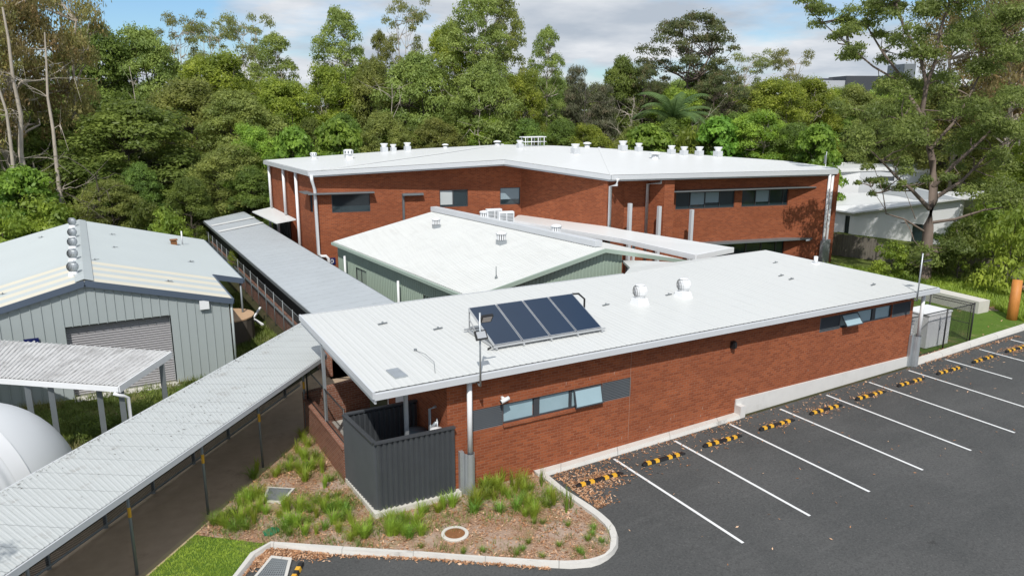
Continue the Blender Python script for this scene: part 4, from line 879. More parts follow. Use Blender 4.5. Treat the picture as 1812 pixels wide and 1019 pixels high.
for w in gw: window(gs, ga, gb, w[0], w[1], w[2], w[3], [(.02, .98, 'glass', 0)], inset=.02, mull=((.5, .05),))
# flat mid roof between the shed and the front block
P = [AT(1098, 452, 4.3), AT(1099, 478, 3.9), (21.5, 29.0, 3.9)]
for (x, y0, z1, w_) in ((703.5, 530, 3.9, 'right'), (610, 455, 3.3, 'left')): pass
mb = MB(); q = ONP(705, 520, (ga[0]-.25, ga[1]), (gb[0]-.25, gb[1])); qt = ONP(704.5, 497, (ga[0]-.25, ga[1]), (gb[0]-.25, gb[1])); mb.tube([(q.x, q.y, 0), (q.x, q.y, qt.z)], .06, 8); mb.build('vent_pipe', M['white'], label='white vent pipe in front of the green shed wall, nearer the front block', cat='pipe', group='vent pipes by the green shed')
mb = MB(); q = ONP(611, 480, (ga[0]-.25, ga[1]), (gb[0]-.25, gb[1])); qt = ONP(609.5, 453, (ga[0]-.25, ga[1]), (gb[0]-.25, gb[1])); mb.tube([(q.x, q.y, 0), (q.x, q.y, qt.z)], .06, 8); mb.build('vent_pipe', M['white'], label='white vent pipe at the far left corner of the green shed', cat='pipe', group='vent pipes by the green shed')
def gvent(c, label, s=1.):
    t = thing('shed_roof_vent', tuple(c), label, 'roof ventilator', 'round louvred ventilators on the green shed'); c = Vector(c); mb = MB(); mb.box(c+Vector((0, 0, .1*s)), (.42*s, .42*s, .3*s)); mb.build('base', M['galv'], t)
    mb = MB()
    for k in range(14): a = 2*math.pi*k/14; mb.box(c+Vector((.24*s*math.cos(a), .24*s*math.sin(a), .42*s)), (.02, .07*s, .3*s), a)
    mb.lathe(c+Vector((0, 0, .56*s)), [(.1*s, -.01*s), (.3*s, 0), (.26*s, .07*s), (.05, .12*s)], 14); mb.build('cap', M['white'], t)
    mb = MB(); mb.lathe(c+Vector((0, 0, .25*s)), [(.15*s, 0), (.15*s, .33*s)], 10); mb.build('throat', M['dark'], t)
for x, y, w_, s in ((772, 404, 'left one on the near slope', .85), (887, 433, 'right one on the near slope', .95)): gvent(hitd(GTRI, x, y), 'round louvred vent on the green shed roof, '+w_, s)
for x, y, w_ in ((857, 390, 'behind the ridge cap beside the air conditioners'), (984, 417, 'behind the ridge cap near its front end')):
    f = (x-752)/(1070-752); q = GR1.lerp(GR0, .3+f*.62 if x < 900 else .83)+Vector((.75, 0, -.05)); q = AT(x, y+3, 4.66); gvent(q, 'round louvred vent on the green shed, '+w_, .95)
mb = MB(); q = hitd(GTRI, 878, 494); mb.tube([q, q+Vector((0, 0, .55))], .02, 5); mb.tube([q, q+Vector((0, 0, .12))], .06, 8); mb.build('flue', M['galv_dk'], label='thin flue pipe on the green shed roof near its front gutter', cat='flue')
for i, x in enumerate((874, 895)):
    q = AT(x, 397+i*5, 4.55); t = thing('air_conditioner', tuple(q), 'white air conditioner unit on the green shed roof, '+('left' if i == 0 else 'right')+' of the pair', 'air conditioner', 'pair of air conditioners on the green shed'); mb = MB(); mb.box(q+Vector((0, 0, .43)), (.85, .35, .85), R(-12)); mb.build('casing', M['white'], t)
    mb = MB(); n = Vector((math.sin(R(-12))*1, -math.cos(R(-12)), 0)); s = Vector((n.y, -n.x, 0)); s = -s
    for k in range(9):
        for r_ in range(2): mb.box(q+n*.18+Vector((0, 0, .14+k*.075))+s*(-.2+.4*r_), (.34, .012, .035), R(-12))
    mb.build('grille', M['galv_dk'], t)
# ======================= link canopy between shed and two-storey building
t = thing('link_canopy', (27, 36, 3.8), 'long white flat canopy roof between the green shed and the two storey brick building', 'canopy')
ZC = 3.8; P = [AT(905, 389, ZC), AT(1100, 422, ZC), AT(1232, 451, ZC), AT(1297, 438, ZC), AT(1100, 406, ZC+.1), AT(930, 372, ZC+.1)]
mb = MB(); mb.prism(P, -.1, .0); mb.build('roof', M['roof_back'], t)
mb = MB(); 
for k in range(3): mb.beam(P[k]-Vector((0, 0, .12)), P[k+1]-Vector((0, 0, .12)), .14, .26)
mb.build('gutter', M['white'], t); mb = MB()
for f in (.12, .4, .7, .97):
    q = P[0].lerp(P[2], f)+Vector((.5, .3, 0)); mb = MB(); mb.bb(q.x-.06, q.y-.06, 0, q.x+.06, q.y+.06, ZC-.1); mb.build('post', M['white'], t)
# ======================= covered walkways
def walkway(tn, label, R0, R1, L0, L1, mat, posts_r, posts_l, trim):
    t = thing('covered_walkway', tuple((Vector(R0)+Vector(R1)+Vector(L0)+Vector(L1))/4*1), label, 'covered walkway', 'covered walkways'); mb = MB()
    mb.ribs(R0, R1, L1, L0, .127, .007, off=Vector((0, 0, 1))); mb.prism([R0, R1, L1, L0], -.06, -.012); o = mb.build('roof', mat, t)
    mb = MB(); mb.beam(Vector(R0)-Vector((0, 0, .09)), Vector(R1)-Vector((0, 0, .09)), .07, .15); mb.beam(Vector(L0)-Vector((0, 0, .07)), Vector(L1)-Vector((0, 0, .07)), .1, .12); mb.build('fascia', trim, t)
    return t
C0, C1 = 4., 26.2
wc = walkway('c', 'long pale corrugated walkway roof running diagonally from the bottom left corner', CW(C0, -11.62, 2.62), CW(22.9, -11.62, 2.62), CW(C0, -14.75, 2.36), CW(27.4, -14.75, 2.36), M['roof_walk'], 0, 0, M['gutter'])
for k in range(-4, 3):
    tt = 16.62+2.85*k; a = CW(tt, -12.22)
    if k > 2: continue
    mb = MB(); mb.tube([(a.x, a.y, 0), (a.x, a.y, 2.5)], .038, 8); p = mb.build('post', M['galv_dk'], wc); mb = MB(); mb.tube([(a.x, a.y, 1.52), (a.x, a.y, 1.78)], .041, 8, False); mb.build('yellow_band', M['yellow'], p)
for k in range(-5, 5):
    tt = 17.3+1.9*k; a = CW(tt, -14.45); mb = MB(); mb.bb(a.x-.05, a.y-.05, -.2, a.x+.05, a.y+.05, 2.36 if k % 2 else 1.25); mb.build('post', M['galv_dk'], wc)
mb = MB(); a, b = CW(6, -14.4), CW(26, -14.4)
mb.tube([(a.x, a.y, 1.2), (b.x, b.y, 1.2)], .07, 8); mb.tube([(a.x, a.y, .1), (b.x, b.y, .1)], .03, 6); mb.build('handrail', M['galv_dk'], wc)
mb = MB(); mb.q((a.x, a.y, .1), (b.x, b.y, .1), (b.x, b.y, 1.2), (a.x, a.y, 1.2)); mb.build('mesh_panel', M['mesh_fine'], wc)
mb = MB()
for k in range(9): p, q = CW(7+2.3*k, -11.75, 2.5), CW(7+2.3*k, -14.6, 2.28); mb.beam(p, q, .06, .1)
mb.beam(CW(5, -12.22, 2.5), CW(22.5, -12.22, 2.5), .06, .12); mb.build('rafters', M['galv_dk'], wc)
BL0, BL1 = (7.78, 29.0, 2.5), (7.72, 60.8, 2.5); BR0, BR1 = (11.1, 29.6, 2.75), (11.0, 62.6, 2.75)
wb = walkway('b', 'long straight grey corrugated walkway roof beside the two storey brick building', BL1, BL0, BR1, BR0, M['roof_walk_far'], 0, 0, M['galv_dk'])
mb = MB()
for y in (57.2, 54.2): mb.prism([(7.8, y, 2.54), (11.0, y+1.1, 2.79), (11.0, y+1.6, 2.79), (7.8, y+.5, 2.54)], 0, .03)
mb.build('lap_flashing', M['roof_back'], wb)
for k in range(11):
    y = 30.5+3*k
    for x in (8.35, 10.9): mb = MB(); mb.bb(x-.05, y-.05, 0, x+.05, y+.05, 2.5); mb.build('post', M['galv_dk'], wb)
# retaining brick wall and chain link fence left of the far walkway
t = thing('boundary_fence', (7.9, 45, 0), 'chain link fence with grey posts along a low brick wall left of the far walkway', 'fence')
mb = MB(); mb.wall((8.0, 62), (8.0, 29.6), -.6, .88, .88, .22); mb.build('brick_wall', M['brick_old'], t)
mb = MB(); mb.tube([(7.92, 62, .95), (7.92, 29.8, .95)], .06, 8); mb.tube([(7.88, 62, 1.66), (7.88, 29.8, 1.66)], .014, 6); mb.build('rail', M['galv_dk'], t)
for k in range(17): y = 30.6+1.95*k; mb = MB(); mb.tube([(7.86, y, -.3), (7.86, y, 1.75)], .024, 6); mb.build('fence_post', M['galv_dk'], t)
mb = MB(); mb.q((7.87, 62, .1), (7.87, 29.8, .1), (7.87, 29.8, 1.66), (7.87, 62, 1.66)); mb.build('chain_mesh', M['mesh_grey'], t)
mb = MB(); mb.q((8.2, 29.6, .9), (8.2, 62, .9), (8.2, 62, 2.4), (8.2, 29.6, 2.4)); mb.q((8.2, 62, .9), (8.2, 29.6, .9), (8.2, 29.6, 2.4), (8.2, 62, 2.4)); mb.v = [(x+(.0 if i < 4 else .02), y, z) for i, (x, y, z) in enumerate(mb.v)]; mb.build('painted_shade_panel', M['dark'], t)  # black sheet standing in for the shade under the far walkway roof

# ======================= grey shed
Y0, YE, RX, RZ, EX, EZs = 33.2, 51.3, -.3, 4.3, 5.05, 2.93
gsd = thing('grey_shed', (-.3, 42, -.45), 'grey green metal shed with roller door and pale blue gabled roof', 'shed')
mb = MB(); LXX = 6.45; LZ = RZ-(LXX-RX)*.256; Yl = 38.5; SK = 38.3
up = Vector((0, 0, 1))
def rp(x, y): return Vector((x, y, RZ-abs(x-RX)*.256))
fy = Y0-.1
mb.ribs(rp(EX, SK), rp(EX, YE), rp(RX, YE), rp(RX, SK), .19, .02, off=up); mb.ribs(rp(LXX, Yl), rp(LXX, YE), rp(EX, YE), rp(EX, Yl), .19, .02, off=up)
mb.ribs(rp(-EX-.6, fy), rp(-EX-.6, YE), rp(-5.0, YE), rp(-5.0, fy), .19, .02, off=up); mb.ribs(rp(-5.0, SK), rp(-5.0, YE), rp(RX, YE), rp(RX, SK), .19, .02, off=up)
mb.prism([rp(LXX, Yl), rp(LXX, YE), rp(RX, YE), rp(RX, Yl)], -.06, -.015); mb.prism([rp(EX, fy), rp(EX, Yl), rp(RX, Yl), rp(RX, fy)], -.06, -.015); mb.prism([rp(-EX-.6, YE), rp(-EX-.6, fy), rp(RX, fy), rp(RX, YE)][::-1], -.06, -.015)
STRI = [(rp(LXX, fy), rp(LXX, YE), rp(RX, YE)), (rp(LXX, fy), rp(RX, YE), rp(RX, fy)), (rp(-EX-.6, fy), rp(-EX-.6, YE), rp(RX, YE)), (rp(-EX-.6, fy), rp(RX, YE), rp(RX, fy))]
# alternating strips of sheet and translucent skylight at the front
mc = MB(); n = 8; w = (SK-fy)/n
for k in range(n):
    y0, y1 = fy+k*w, fy+(k+1)*w; tgt = mc if k % 2 == 0 else mb
    tgt.ribs(rp(EX, y0), rp(EX, y1), rp(RX, y1), rp(RX, y0), .19, .02, off=up); tgt.ribs(rp(-5.0, y0), rp(-5.0, y1), rp(RX, y1), rp(RX, y0), .19, .02, off=up)
mb.build('roof', M['roof_shed'], gsd); mc.build('skylight', M['skylight'], gsd)
mb = MB(); mb.q((RX-.32, fy, RZ-.03), (RX, fy, RZ+.07), (RX, YE, RZ+.07), (RX-.32, YE, RZ-.03)); mb.q((RX, fy, RZ+.07), (RX+.32, fy, RZ-.03), (RX+.32, YE, RZ-.03), (RX, YE, RZ+.07)); mb.build('ridge_cap', M['roof_shed'], gsd)
mb = MB(); f = Vector((0, -.04, -.1))
mb.beam(rp(RX, fy)+f, rp(EX+.05, fy)+f, .06, .24); mb.beam(rp(RX, fy)+f, rp(-EX-.6, fy)+f, .06, .24); mb.beam(rp(EX+.04, fy)-Vector((0, 0, .1)), rp(EX+.04, Yl)-Vector((0, 0, .1)), .1, .18); mb.beam(rp(EX, Yl)+f, rp(LXX+.03, Yl)+f, .06, .26); mb.beam(rp(LXX+.04, Yl)-Vector((0, 0, .1)), rp(LXX+.04, YE)-Vector((0, 0, .1)), .1, .16)
mb.build('barge_trim', M['shed_trim'], gsd)
DX0, DX1, DZ = -1.15, 2.58, 2.5; gb0 = -.5
topz = lambda x: RZ-.12-abs(x-RX)*.256
mb = MB()
def sw(xa, xb, z0): mb.ribs((xa, Y0, z0), (xb, Y0, z0), (xb, Y0, topz(xb)), (xa, Y0, topz(xa)), .335, .035, .88)
sw(-5.3, DX0, gb0); sw(DX0, RX, DZ); sw(RX, DX1, DZ); sw(DX1, 4.92, gb0)
mb.ribs((4.92, Y0, gb0), (4.92, 50.9, gb0), (4.92, 50.9, 2.8), (4.92, Y0, 2.8), .335, .03, .88); mb.wall((-5.3, 50.9), (-5.3, Y0), gb0, 2.8, 2.8, .05); mb.wall((4.9, 50.9), (-5.3, 50.9), gb0, 2.8, 2.8, .05)
mb.q((4.9, 50.95, 2.8), (RX, 50.95, RZ-.1), (-5.3, 50.95, 2.8)); mb.build('clad_wall', M['shed_wall'], gsd)
mb = MB(); n = 30; dh = (DZ-gb0)/n
for k in range(n):
    z = gb0+k*dh
    for j, (f0, f1, d0, d1) in enumerate(((0, .25, 0, .035), (.25, .6, .035, .035), (.6, .85, .035, 0), (.85, 1, 0, 0))): mb.q((DX0, Y0+.28-d0, z+dh*f0), (DX1, Y0+.28-d0, z+dh*f0), (DX1, Y0+.28-d1, z+dh*f1), (DX0, Y0+.28-d1, z+dh*f1))
mb.build('roller_door', M['roller'], gsd)
mb = MB(); mb.bb(DX0-.02, Y0, DZ, DX1+.02, Y0+.36, DZ+.02); mb.bb(DX0-.04, Y0-.0, gb0, DX0, Y0+.36, DZ); mb.bb(DX1, Y0, gb0, DX1+.04, Y0+.36, DZ); mb.build('door_frame', M['shed_wall'], gsd)
mb = MB(); mb.prism([(DX0, Y0+.1, gb0), (DX0, Y0-.45, gb0), (DX1+.1, Y0-.45, gb0), (DX1+.1, Y0+.1, gb0)], -.1, .1); mb.build('door_slab', M['concrete'], gsd)
mb = MB(); mb.tube([(5.02, Y0+.02, 2.7), (5.02, Y0+.02, gb0)], .05, 8); mb.build('downpipe', M['shed_wall'], gsd)
mb = MB(); mb.tube([(LXX-.1, Yl+.1, gb0), (LXX-.1, Yl+.1, LZ-.1)], .05, 8); mb.build('lean_to_post', M['galv_dk'], gsd)
mb = MB(); mb.bb(3.75, Y0-.17, 2.62, 4.12, Y0-.04, 3.0); mb.build('wall_box', M['white'], label='square cream junction box high on the grey shed gable', cat='junction box')
q = ONY(55, 600, Y0-.05); sign('letter_sign', (q.x, Y0-.06, q.z-.22), (0, -1, 0), .5, [((-.2, -.27), (-.2, .27)), ((-.17, 0), (.2, .27)), ((-.06, .08), (.22, -.27))], 'navy sign with a white letter K on the grey shed wall above the carport roof')
for i, (x, y) in enumerate(((130, 474), (134, 447), (137, 421), (140, 400), (143, 385))):
    yy = AT(x, (488, 463, 441, 423, 403)[i], RZ-.1).y
    whirly((RX-.36, yy, RZ-.12), .8, M['galv'], 'grey turbine ventilator on the grey shed ridge, '+('nearest' if i == 0 else ORD[i])+' of the row of five', 'turbine ventilators along the shed ridge', 'rd')
def anchor(p, label, group): mb = MB(); p = Vector(p); mb.box(p+Vector((0, 0, .04)), (.34, .06, .02), R(10)); mb.tube([p, p+Vector((0, 0, .1))], .03, 6); mb.build('roof_anchor', M['galv_dk'], label=label, cat='roof anchor', group=group)
for x, y in ((74, 421), (198, 416), (202, 439), (168, 461), (337, 464), (298, 499), (5, 522)): anchor(hitd(STRI, x, y), 'small steel safety anchor on the pale blue shed roof', 'safety anchors on the shed roof')
FT = [(Vector((X0, 17.7, ZF)), Vector((X1, 17.7, ZF)), Vector((28.8, 25.8, ZB))), (Vector((X0, 17.7, ZF)), Vector((28.8, 25.8, ZB)), Vector((X0, 24.9, ZB)))]
for x, y in ((677, 574), (775, 583), (1072, 541), (1183, 523), (1400, 495), (1545, 505), (1372, 466), (1382, 489)): anchor(hitd(FT, x, y), 'small steel safety anchor on the white front roof', 'safety anchors on the front roof')
mb = MB(); q = hitd(STRI, 308, 433); mb.bb(q.x-.16, q.y-.16, q.z-.05, q.x+.16, q.y+.16, q.z+.2); mb.bb(q.x-.2, q.y-.2, q.z+.26, q.x+.2, q.y+.2, q.z+.31); mb.bb(q.x-.1, q.y-.1, q.z+.2, q.x+.1, q.y+.1, q.z+.26); mb.build('roof_flue_box', M['rust'], label='small capped metal flue box on the right slope of the pale blue roof', cat='flue')
mb = MB(); q = hitd(STRI, 323, 433); mb.tube([q, q+Vector((0, 0, .8))], .04, 8); mb.build('roof_pipe', M['white'], label='thin white vent pipe on the right slope of the pale blue roof', cat='pipe')
mb = MB(); q = hitd(FT, 1443, 467); mb.tube([q, q+Vector((0, 0, .35))], .09, 10); mb.tube([q, q+Vector((0, 0, .04))], .2, 12); mb.build('roof_pipe', M['white'], label='short white vent pipe near the back edge of the white front roof', cat='pipe')
# objects under the lean-to
t = thing('curved_ramp', (6.0, 38.3, -.4), 'curved plywood topped low ramp under the shed lean-to', 'ramp'); mb = MB(); pts = [(5.2, 37.0, .85)]+[(5.35+1.5*math.cos(k), 38.4+1.4*math.sin(k), .85) for k in [R(-85+17*i) for i in range(11)]]+[(5.2, 39.8, .85)]
mb.prism(pts, -.06, 0); mb.build('plywood_top', M['ply'], t); mb = MB(); mb.prism([(x*.97+.17, y*.99+.38, z) for x, y, z in pts], -1.3, -.062); mb.build('base', M['bark_dk'], t)
mb = MB(); q = AT(448, 570, 0); mb.beam((q.x-.5, q.y-.7, -.1), (q.x+.55, q.y+.7, .55), .1, .08); mb.beam((q.x+.35, q.y-.75, .0), (q.x-.3, q.y+.75, .35), .1, .08); mb.build('white_trestle', M['white'], label='white timber cross trestle lying in the weeds beside the ramp', cat='trestle')
# ======================= carport
t = thing('carport', (-1, 28, -.45), 'weathered white corrugated carport roof on grey posts in front of the roller door', 'carport')
a, b, c, d = AT(-190, 655, 2.62), AT(210, 683, 2.62), AT(303, 622, 2.85), AT(-150, 592, 2.85)
mb = MB(); mb.ribs(a, b, c, d, .15, .03); mb.prism([a, b, c, d], -.07, -.015); mb.build('roof', M['roof_carport'], t)
mb = MB(); mb.beam(a-Vector((0, 0, .1)), b-Vector((0, 0, .1)), .09, .16); mb.beam(b-Vector((0, 0, .1)), c-Vector((0, 0, .1)), .06, .22); mb.build('fascia', M['white'], t)
cps = [(DP(58, 690, 29.9), 1), (DP(93, 700, 28.0), 0), (DP(178, 715, 26.2), 1)]
for (x, y, zz) in ((47, 675, 2.5), (88, 676, 2.5), (175, 690, 2.3), (215, 700, 2.2), (286, 645, 2.55)):
    q = AT(x, y, zz); mb = MB(); mb.bb(q.x-.08, q.y-.08, -.5, q.x+.08, q.y+.08, 2.6); mb.build('post', M['galv_dk'], t)
q = AT(215, 700, 2.2); mb = MB(); mb.tube([(q.x-.2, q.y-.25, 2.4), (q.x+.05, q.y-.2, 2.25), (q.x+.17, q.y-.1, 2.15), (q.x+.17, q.y-.1, .45), (q.x+.45, q.y-.3, .15)], .055, 8); mb.build('downpipe', M['white'], t)
# ======================= white membrane tent
t = thing('membrane_shelter', (-3, 24, -.45), 'rounded white fabric shelter with a domed end beside the walkway', 'shelter')
SC, T0, RR, ZT = -18.95, 15.5, 2.55, -.5
def dome(t0, t1, fn, nseg=26, nt=18):
    mb = MB(); i0 = 0
    for i in range(nt+1):
        tt = t0+(t1-t0)*i/nt; k = fn(tt)
        for j in range(nseg+1):
            a = math.pi*j/nseg; s = math.cos(a)*RR*k; z = math.sin(a)*RR*k*HZ; p = CW(tt, SC+s, ZT+z); mb.v.append(tuple(p))
    for i in range(nt):
        for j in range(nseg): a = i*(nseg+1)+j; mb.f.append((a, a+nseg+1, a+nseg+2, a+1)); mb.sm.append(True)
    return mb
HZ = 1.34; Ld = 3.1
dome(T0, T0+Ld-.005, lambda x: math.sqrt(max(0, 1-((x-T0)/Ld)**2))).build('domed_end', M['tent'], t)
mb = dome(T0-.45, T0+.02, lambda x: 1.012, nt=2); mb.build('seam_band', M['white'], t)
mb = dome(T0-10, T0-.3, lambda x: 1+.0035*math.sin(x*2*math.pi/.3), nt=200); mb.build('barrel_roof', M['tent'], t)

# ======================= right-hand boundary: paling fence, white houses
t = thing('paling_fence', (52, 41, .6), 'weathered grey timber paling fence behind the brick buildings on the right', 'fence'); mb = MB()
fp = [DP(1448, 408, 54), DP(1552, 423.5, 51.5), DP(1554, 432, 51.4), DP(1604, 436, 50.5), DP(1640, 443, 49.5), DP(1731, 456, 47.5), DP(1812, 462, 45.5), DP(1990, 480, 41)]
for a, b in zip(fp[:-1], fp[1:]):
    n = max(1, int((Vector((a.x, a.y, 0))-Vector((b.x, b.y, 0))).length/.16))
    for k in range(n):
        p = a.lerp(b, (k+.5)/n); r = math.atan2(b.y-a.y, b.x-a.x); h = p.z+random.uniform(-.05, .05); mb.box((p.x, p.y, h/2-.2), (.155, .02, h+.4), r+random.uniform(-.03, .03))
mb.build('palings', M['fence_wood'], t)
mb = MB()
for a, b in zip(fp[:-1], fp[1:]): mb.beam(a+Vector((.05, .06, -.3)), b+Vector((.05, .06, -.3)), .04, .08)
mb.build('rail', M['fence_wood'], t)
def house(name, label, D, pts, zbase, wall, roof, ov=.3, rise=.0): pass
wh = thing('white_house', (60, 44, 0), 'white single storey house with a low pale roof behind the paling fence', 'house')
ha, hb = DP(1440, 371, 66), DP(1512, 377, 62); hc = DP(1706, 352, 56); hd = DP(1870, 362, 54)
def Z(p, z): return Vector((p.x, p.y, z))
ez = hb.z
mb = MB(); xy = lambda p: (p.x, p.y)
bk1 = Vector((ha.x+5, ha.y+12, 0)); bk2 = Vector((hc.x+8, hc.y+12, 0))
mb.wall(xy(ha), xy(hb), 0, ez, ez, .2, [(3.5, 4.0, .6, 2.2)]); Lh = (Z(hc, 0)-Z(hb, 0)).length; dh_ = (Z(hc, 0)-Z(hb, 0)).normalized(); uh = lambda x, y: (ONP(x, y, xy(hb), xy(hc))-Z(hb, 0)).dot(dh_)
HH = [(uh(1592, 400), uh(1637, 400), .2, ONP(1592, 392, xy(hb), xy(hc)).z)]
mb.wall(xy(hb), xy(hc), 0, ez, hc.z, .2, HH); mb.wall(xy(hc), xy(bk2), 0, hc.z, hc.z, .2); mb.wall(xy(bk2), xy(bk1), 0, ez, ez, .2); mb.wall(xy(bk1), xy(ha), 0, ez, ez, .2)
mb.build('wall', M['house'], wh)
window(wh, xy(hb), xy(hc), *HH[0], [(.02, .98, 'glass', 0)], fm='white', inset=-.02); window(wh, xy(ha), xy(hb), 3.5, 4.0, .6, 2.2, [(.02, .98, 'glass', 0)])
mb = MB(); q = uh(1570, 400); a_ = Z(hb, 0)+dh_*q; b_ = Z(hb, 0)+dh_*(q+1.9); nh = Vector((dh_.y, -dh_.x, 0)); mb.wall(xy(a_+nh*.05), xy(b_+nh*.05), .1, 2.1, 2.1, .04); mb.build('garage_door', M['white'], wh)
r1, r2 = DP(1475, 342, 74), DP(1760, 338, 68)
mb = MB(); o_ = nh*.4; P = [Z(ha, ez+.1)+o_, Z(hb, ez+.08)+o_, Z(hc, hc.z+.1)+o_, Z(hd, hd.z+.1)+o_, r2, r1]; mb.prism(P, -.12, 0); mb.build('roof', M['roof_back'], wh)
wh2 = thing('upper_house', (66, 55, 0), 'white weatherboard upper storey with pale roof right of the brick building', 'house')
ua, ub, uc = DP(1452, 345, 76), DP(1518, 345, 75), DP(1640, 345, 74); za = DP(1480, 302, 76).z; mb = MB(); mb.wall(xy(ua), xy(ub), 0, za, za+.1, .2); mb.build('weatherboard_wall', M['house'], wh2)
mb = MB(); HU = [(1.7, 3.2, DP(1545, 320, 74.5).z, DP(1545, 312, 74.5).z)]; mb.wall(xy(ub), xy(uc), 0, za+.1, za, .2, HU); mb.wall(xy(uc), (uc.x+4, uc.y+9), 0, za, za, .2); mb.build('grey_wall', M['gutter'], wh2); window(wh2, xy(ub), xy(uc), *HU[0], [(.02, .98, 'glass', 0)])
mb = MB(); mb.prism([DP(1440, 300, 75), DP(1560, 296, 74), DP(1655, 300, 73), DP(1650, 287, 84), DP(1535, 286, 84), DP(1440, 290, 84)], -.35, 0); mb.build('roof', M['roof_back'], wh2)
t = thing('antenna_mast', (0, 0, 0), 'thin grey antenna mast above the right end of the two storey roof', 'antenna'); q = DP(1460, 300, 60)
t.location = q; t['_org'] = tuple(q); mb = MB(); mb.tube([(q.x, q.y, 0), (q.x, q.y, DP(1461, 268, 60).z)], .04, 6); mb.bb(q.x-.16, q.y-.05, q.z+.45, q.x-.04, q.y+.05, q.z+1.1); mb.build('mast', M['galv'], t)
# ======================= far hospital on the hill
HX = lambda x, y: DP(x, y, 430)
t = thing('hospital', tuple(HX(1520, 170)), 'distant grey and white hospital block on the ridge above the trees', 'hospital')
def slabb(name, x0, x1, yt, yb, mat, dep=25, par=t, D=430):
    a, b = DP(x0, yb, D), DP(x1, yb, D); z1 = DP((x0+x1)/2, yt, D).z; mb = MB(); bkv = Vector((CF.x, CF.y, 0)).normalized()*dep; mb.prism([Z(a, a.z), Z(b, a.z), Z(b, a.z)+bkv, Z(a, a.z)+bkv], 0, z1-a.z); return mb.build(name, mat, par)
slabb('pale_wing', 1436, 1494, 143, 175, M['hosp']); slabb('dark_wing', 1494, 1595, 135, 175, M['hosp_dk'], 25, t, 429); slabb('plant_room', 1447, 1473, 139, 144, M['hosp_dk'], 12, t, 433); slabb('tower', 1594, 1614, 114, 175, M['galv_dk'], 20, t, 431)
for k in range(7): slabb('window', 1463+k*4.2, 1465.6+k*4.2, 148, 153, M['glass'], 1, t, 428.5)
fc = bpy.data.curves.new('hospital_lettering', 'FONT'); fc.body = 'Tweed'; fc.size = 3.4; fc.extrude = .05; tmp = bpy.data.objects.new('tmp', fc); C.objects.link(tmp)
bpy.context.view_layer.update(); me = bpy.data.meshes.new_from_object(tmp.evaluated_get(bpy.context.evaluated_depsgraph_get())); bpy.data.objects.remove(tmp)
lo = bpy.data.objects.new('lettering', me); me.materials.clear(); me.materials.append(M['white']); C.objects.link(lo); lo.parent = t; q = DP(1495.5, 143.5, 428); lo.location = q-Vector(t['_org']); lo.rotation_euler = (R(90), 0, -YAW)
# hill under it
mb = MB(); nx, ny = 40, 12; cdir = Vector((CF.x, CF.y, 0)).normalized(); rdir = Vector((cdir.y, -cdir.x, 0))
for j in range(ny+1):
    for i in range(nx+1):
        D = 180+j*45; s = (i/nx-.5)*900; h = 17*math.exp(-((s-170)/110)**2)*min(1, max(0, (D-180)/230))+3*min(1, (D-180)/200); p = cdir*D+rdir*s; mb.v.append((p.x, p.y, h-3))
for j in range(ny):
    for i in range(nx): a = j*(nx+1)+i; mb.f.append((a, a+1, a+nx+2, a+nx+1)); mb.sm.append(True)
mb.build('hill', M['lf_hill'] if 'lf_hill' in M else M['forest_floor'], loc=(0, 0, 0), kind='structure')
CLOUD_OFF = (3.1, 1.7, 0)
# ======================= vegetation
LEAF = {}
def rndunit(n):
    v = RNG.normal(size=(n, 3)); return v/np.linalg.norm(v, axis=1)[:, None]
def leaves(cent, rad, n, size, flat=.75, droop=0., ar=2.0, shell=.55, up=.35):
    """n leaf sprays round each clump centre; returns quads"""
    out = []
    for c, r in zip(cent, rad):
        k = max(6, int(n*(r if np.isscalar(r) else 1)))
        d = rndunit(k); d[:, 2] = np.where(d[:, 2] < -.35, -d[:, 2]*.6, d[:, 2])
        rr = (RNG.random(k)**.5)*(1-shell)+shell; rr *= 1+RNG.normal(size=k)*.13
        p = np.array(c)+d*rr[:, None]*r*np.array([1, 1, flat])
        nrm = d+np.array([0, 0, up])+RNG.normal(size=(k, 3))*.55; nrm /= np.linalg.norm(nrm, axis=1)[:, None]
        a = np.cross(nrm, rndunit(k)); a /= np.linalg.norm(a, axis=1)[:, None]+1e-9
        if droop: a = a*(1-droop)+np.array([0, 0, -1])*droop; a /= np.linalg.norm(a, axis=1)[:, None]
        b = np.cross(nrm, a); b /= np.linalg.norm(b, axis=1)[:, None]+1e-9
        s = size*(.6+RNG.random(k)*.8)[:, None]
        L_, W_ = a*s, b*s/ar
        q = np.stack([p-L_*.5, p+W_*.5+L_*.05, p+L_*.5, p-W_*.5+L_*.05], 1); out.append(q)
    return np.concatenate(out).reshape(-1, 3)
def limb(mb, pts, r0, r1, n=6):
    k = len(pts); mb.tube(pts, [r0+(r1-r0)*(i/(k-1)) for i in range(k)], n, False)
def wiggle(a, b, amp, k=4):
    a, b = Vector(a), Vector(b); return [a]+[a.lerp(b, i/k)+Vector(RNG.normal(size=3)*amp) for i in range(1, k)]+[b]
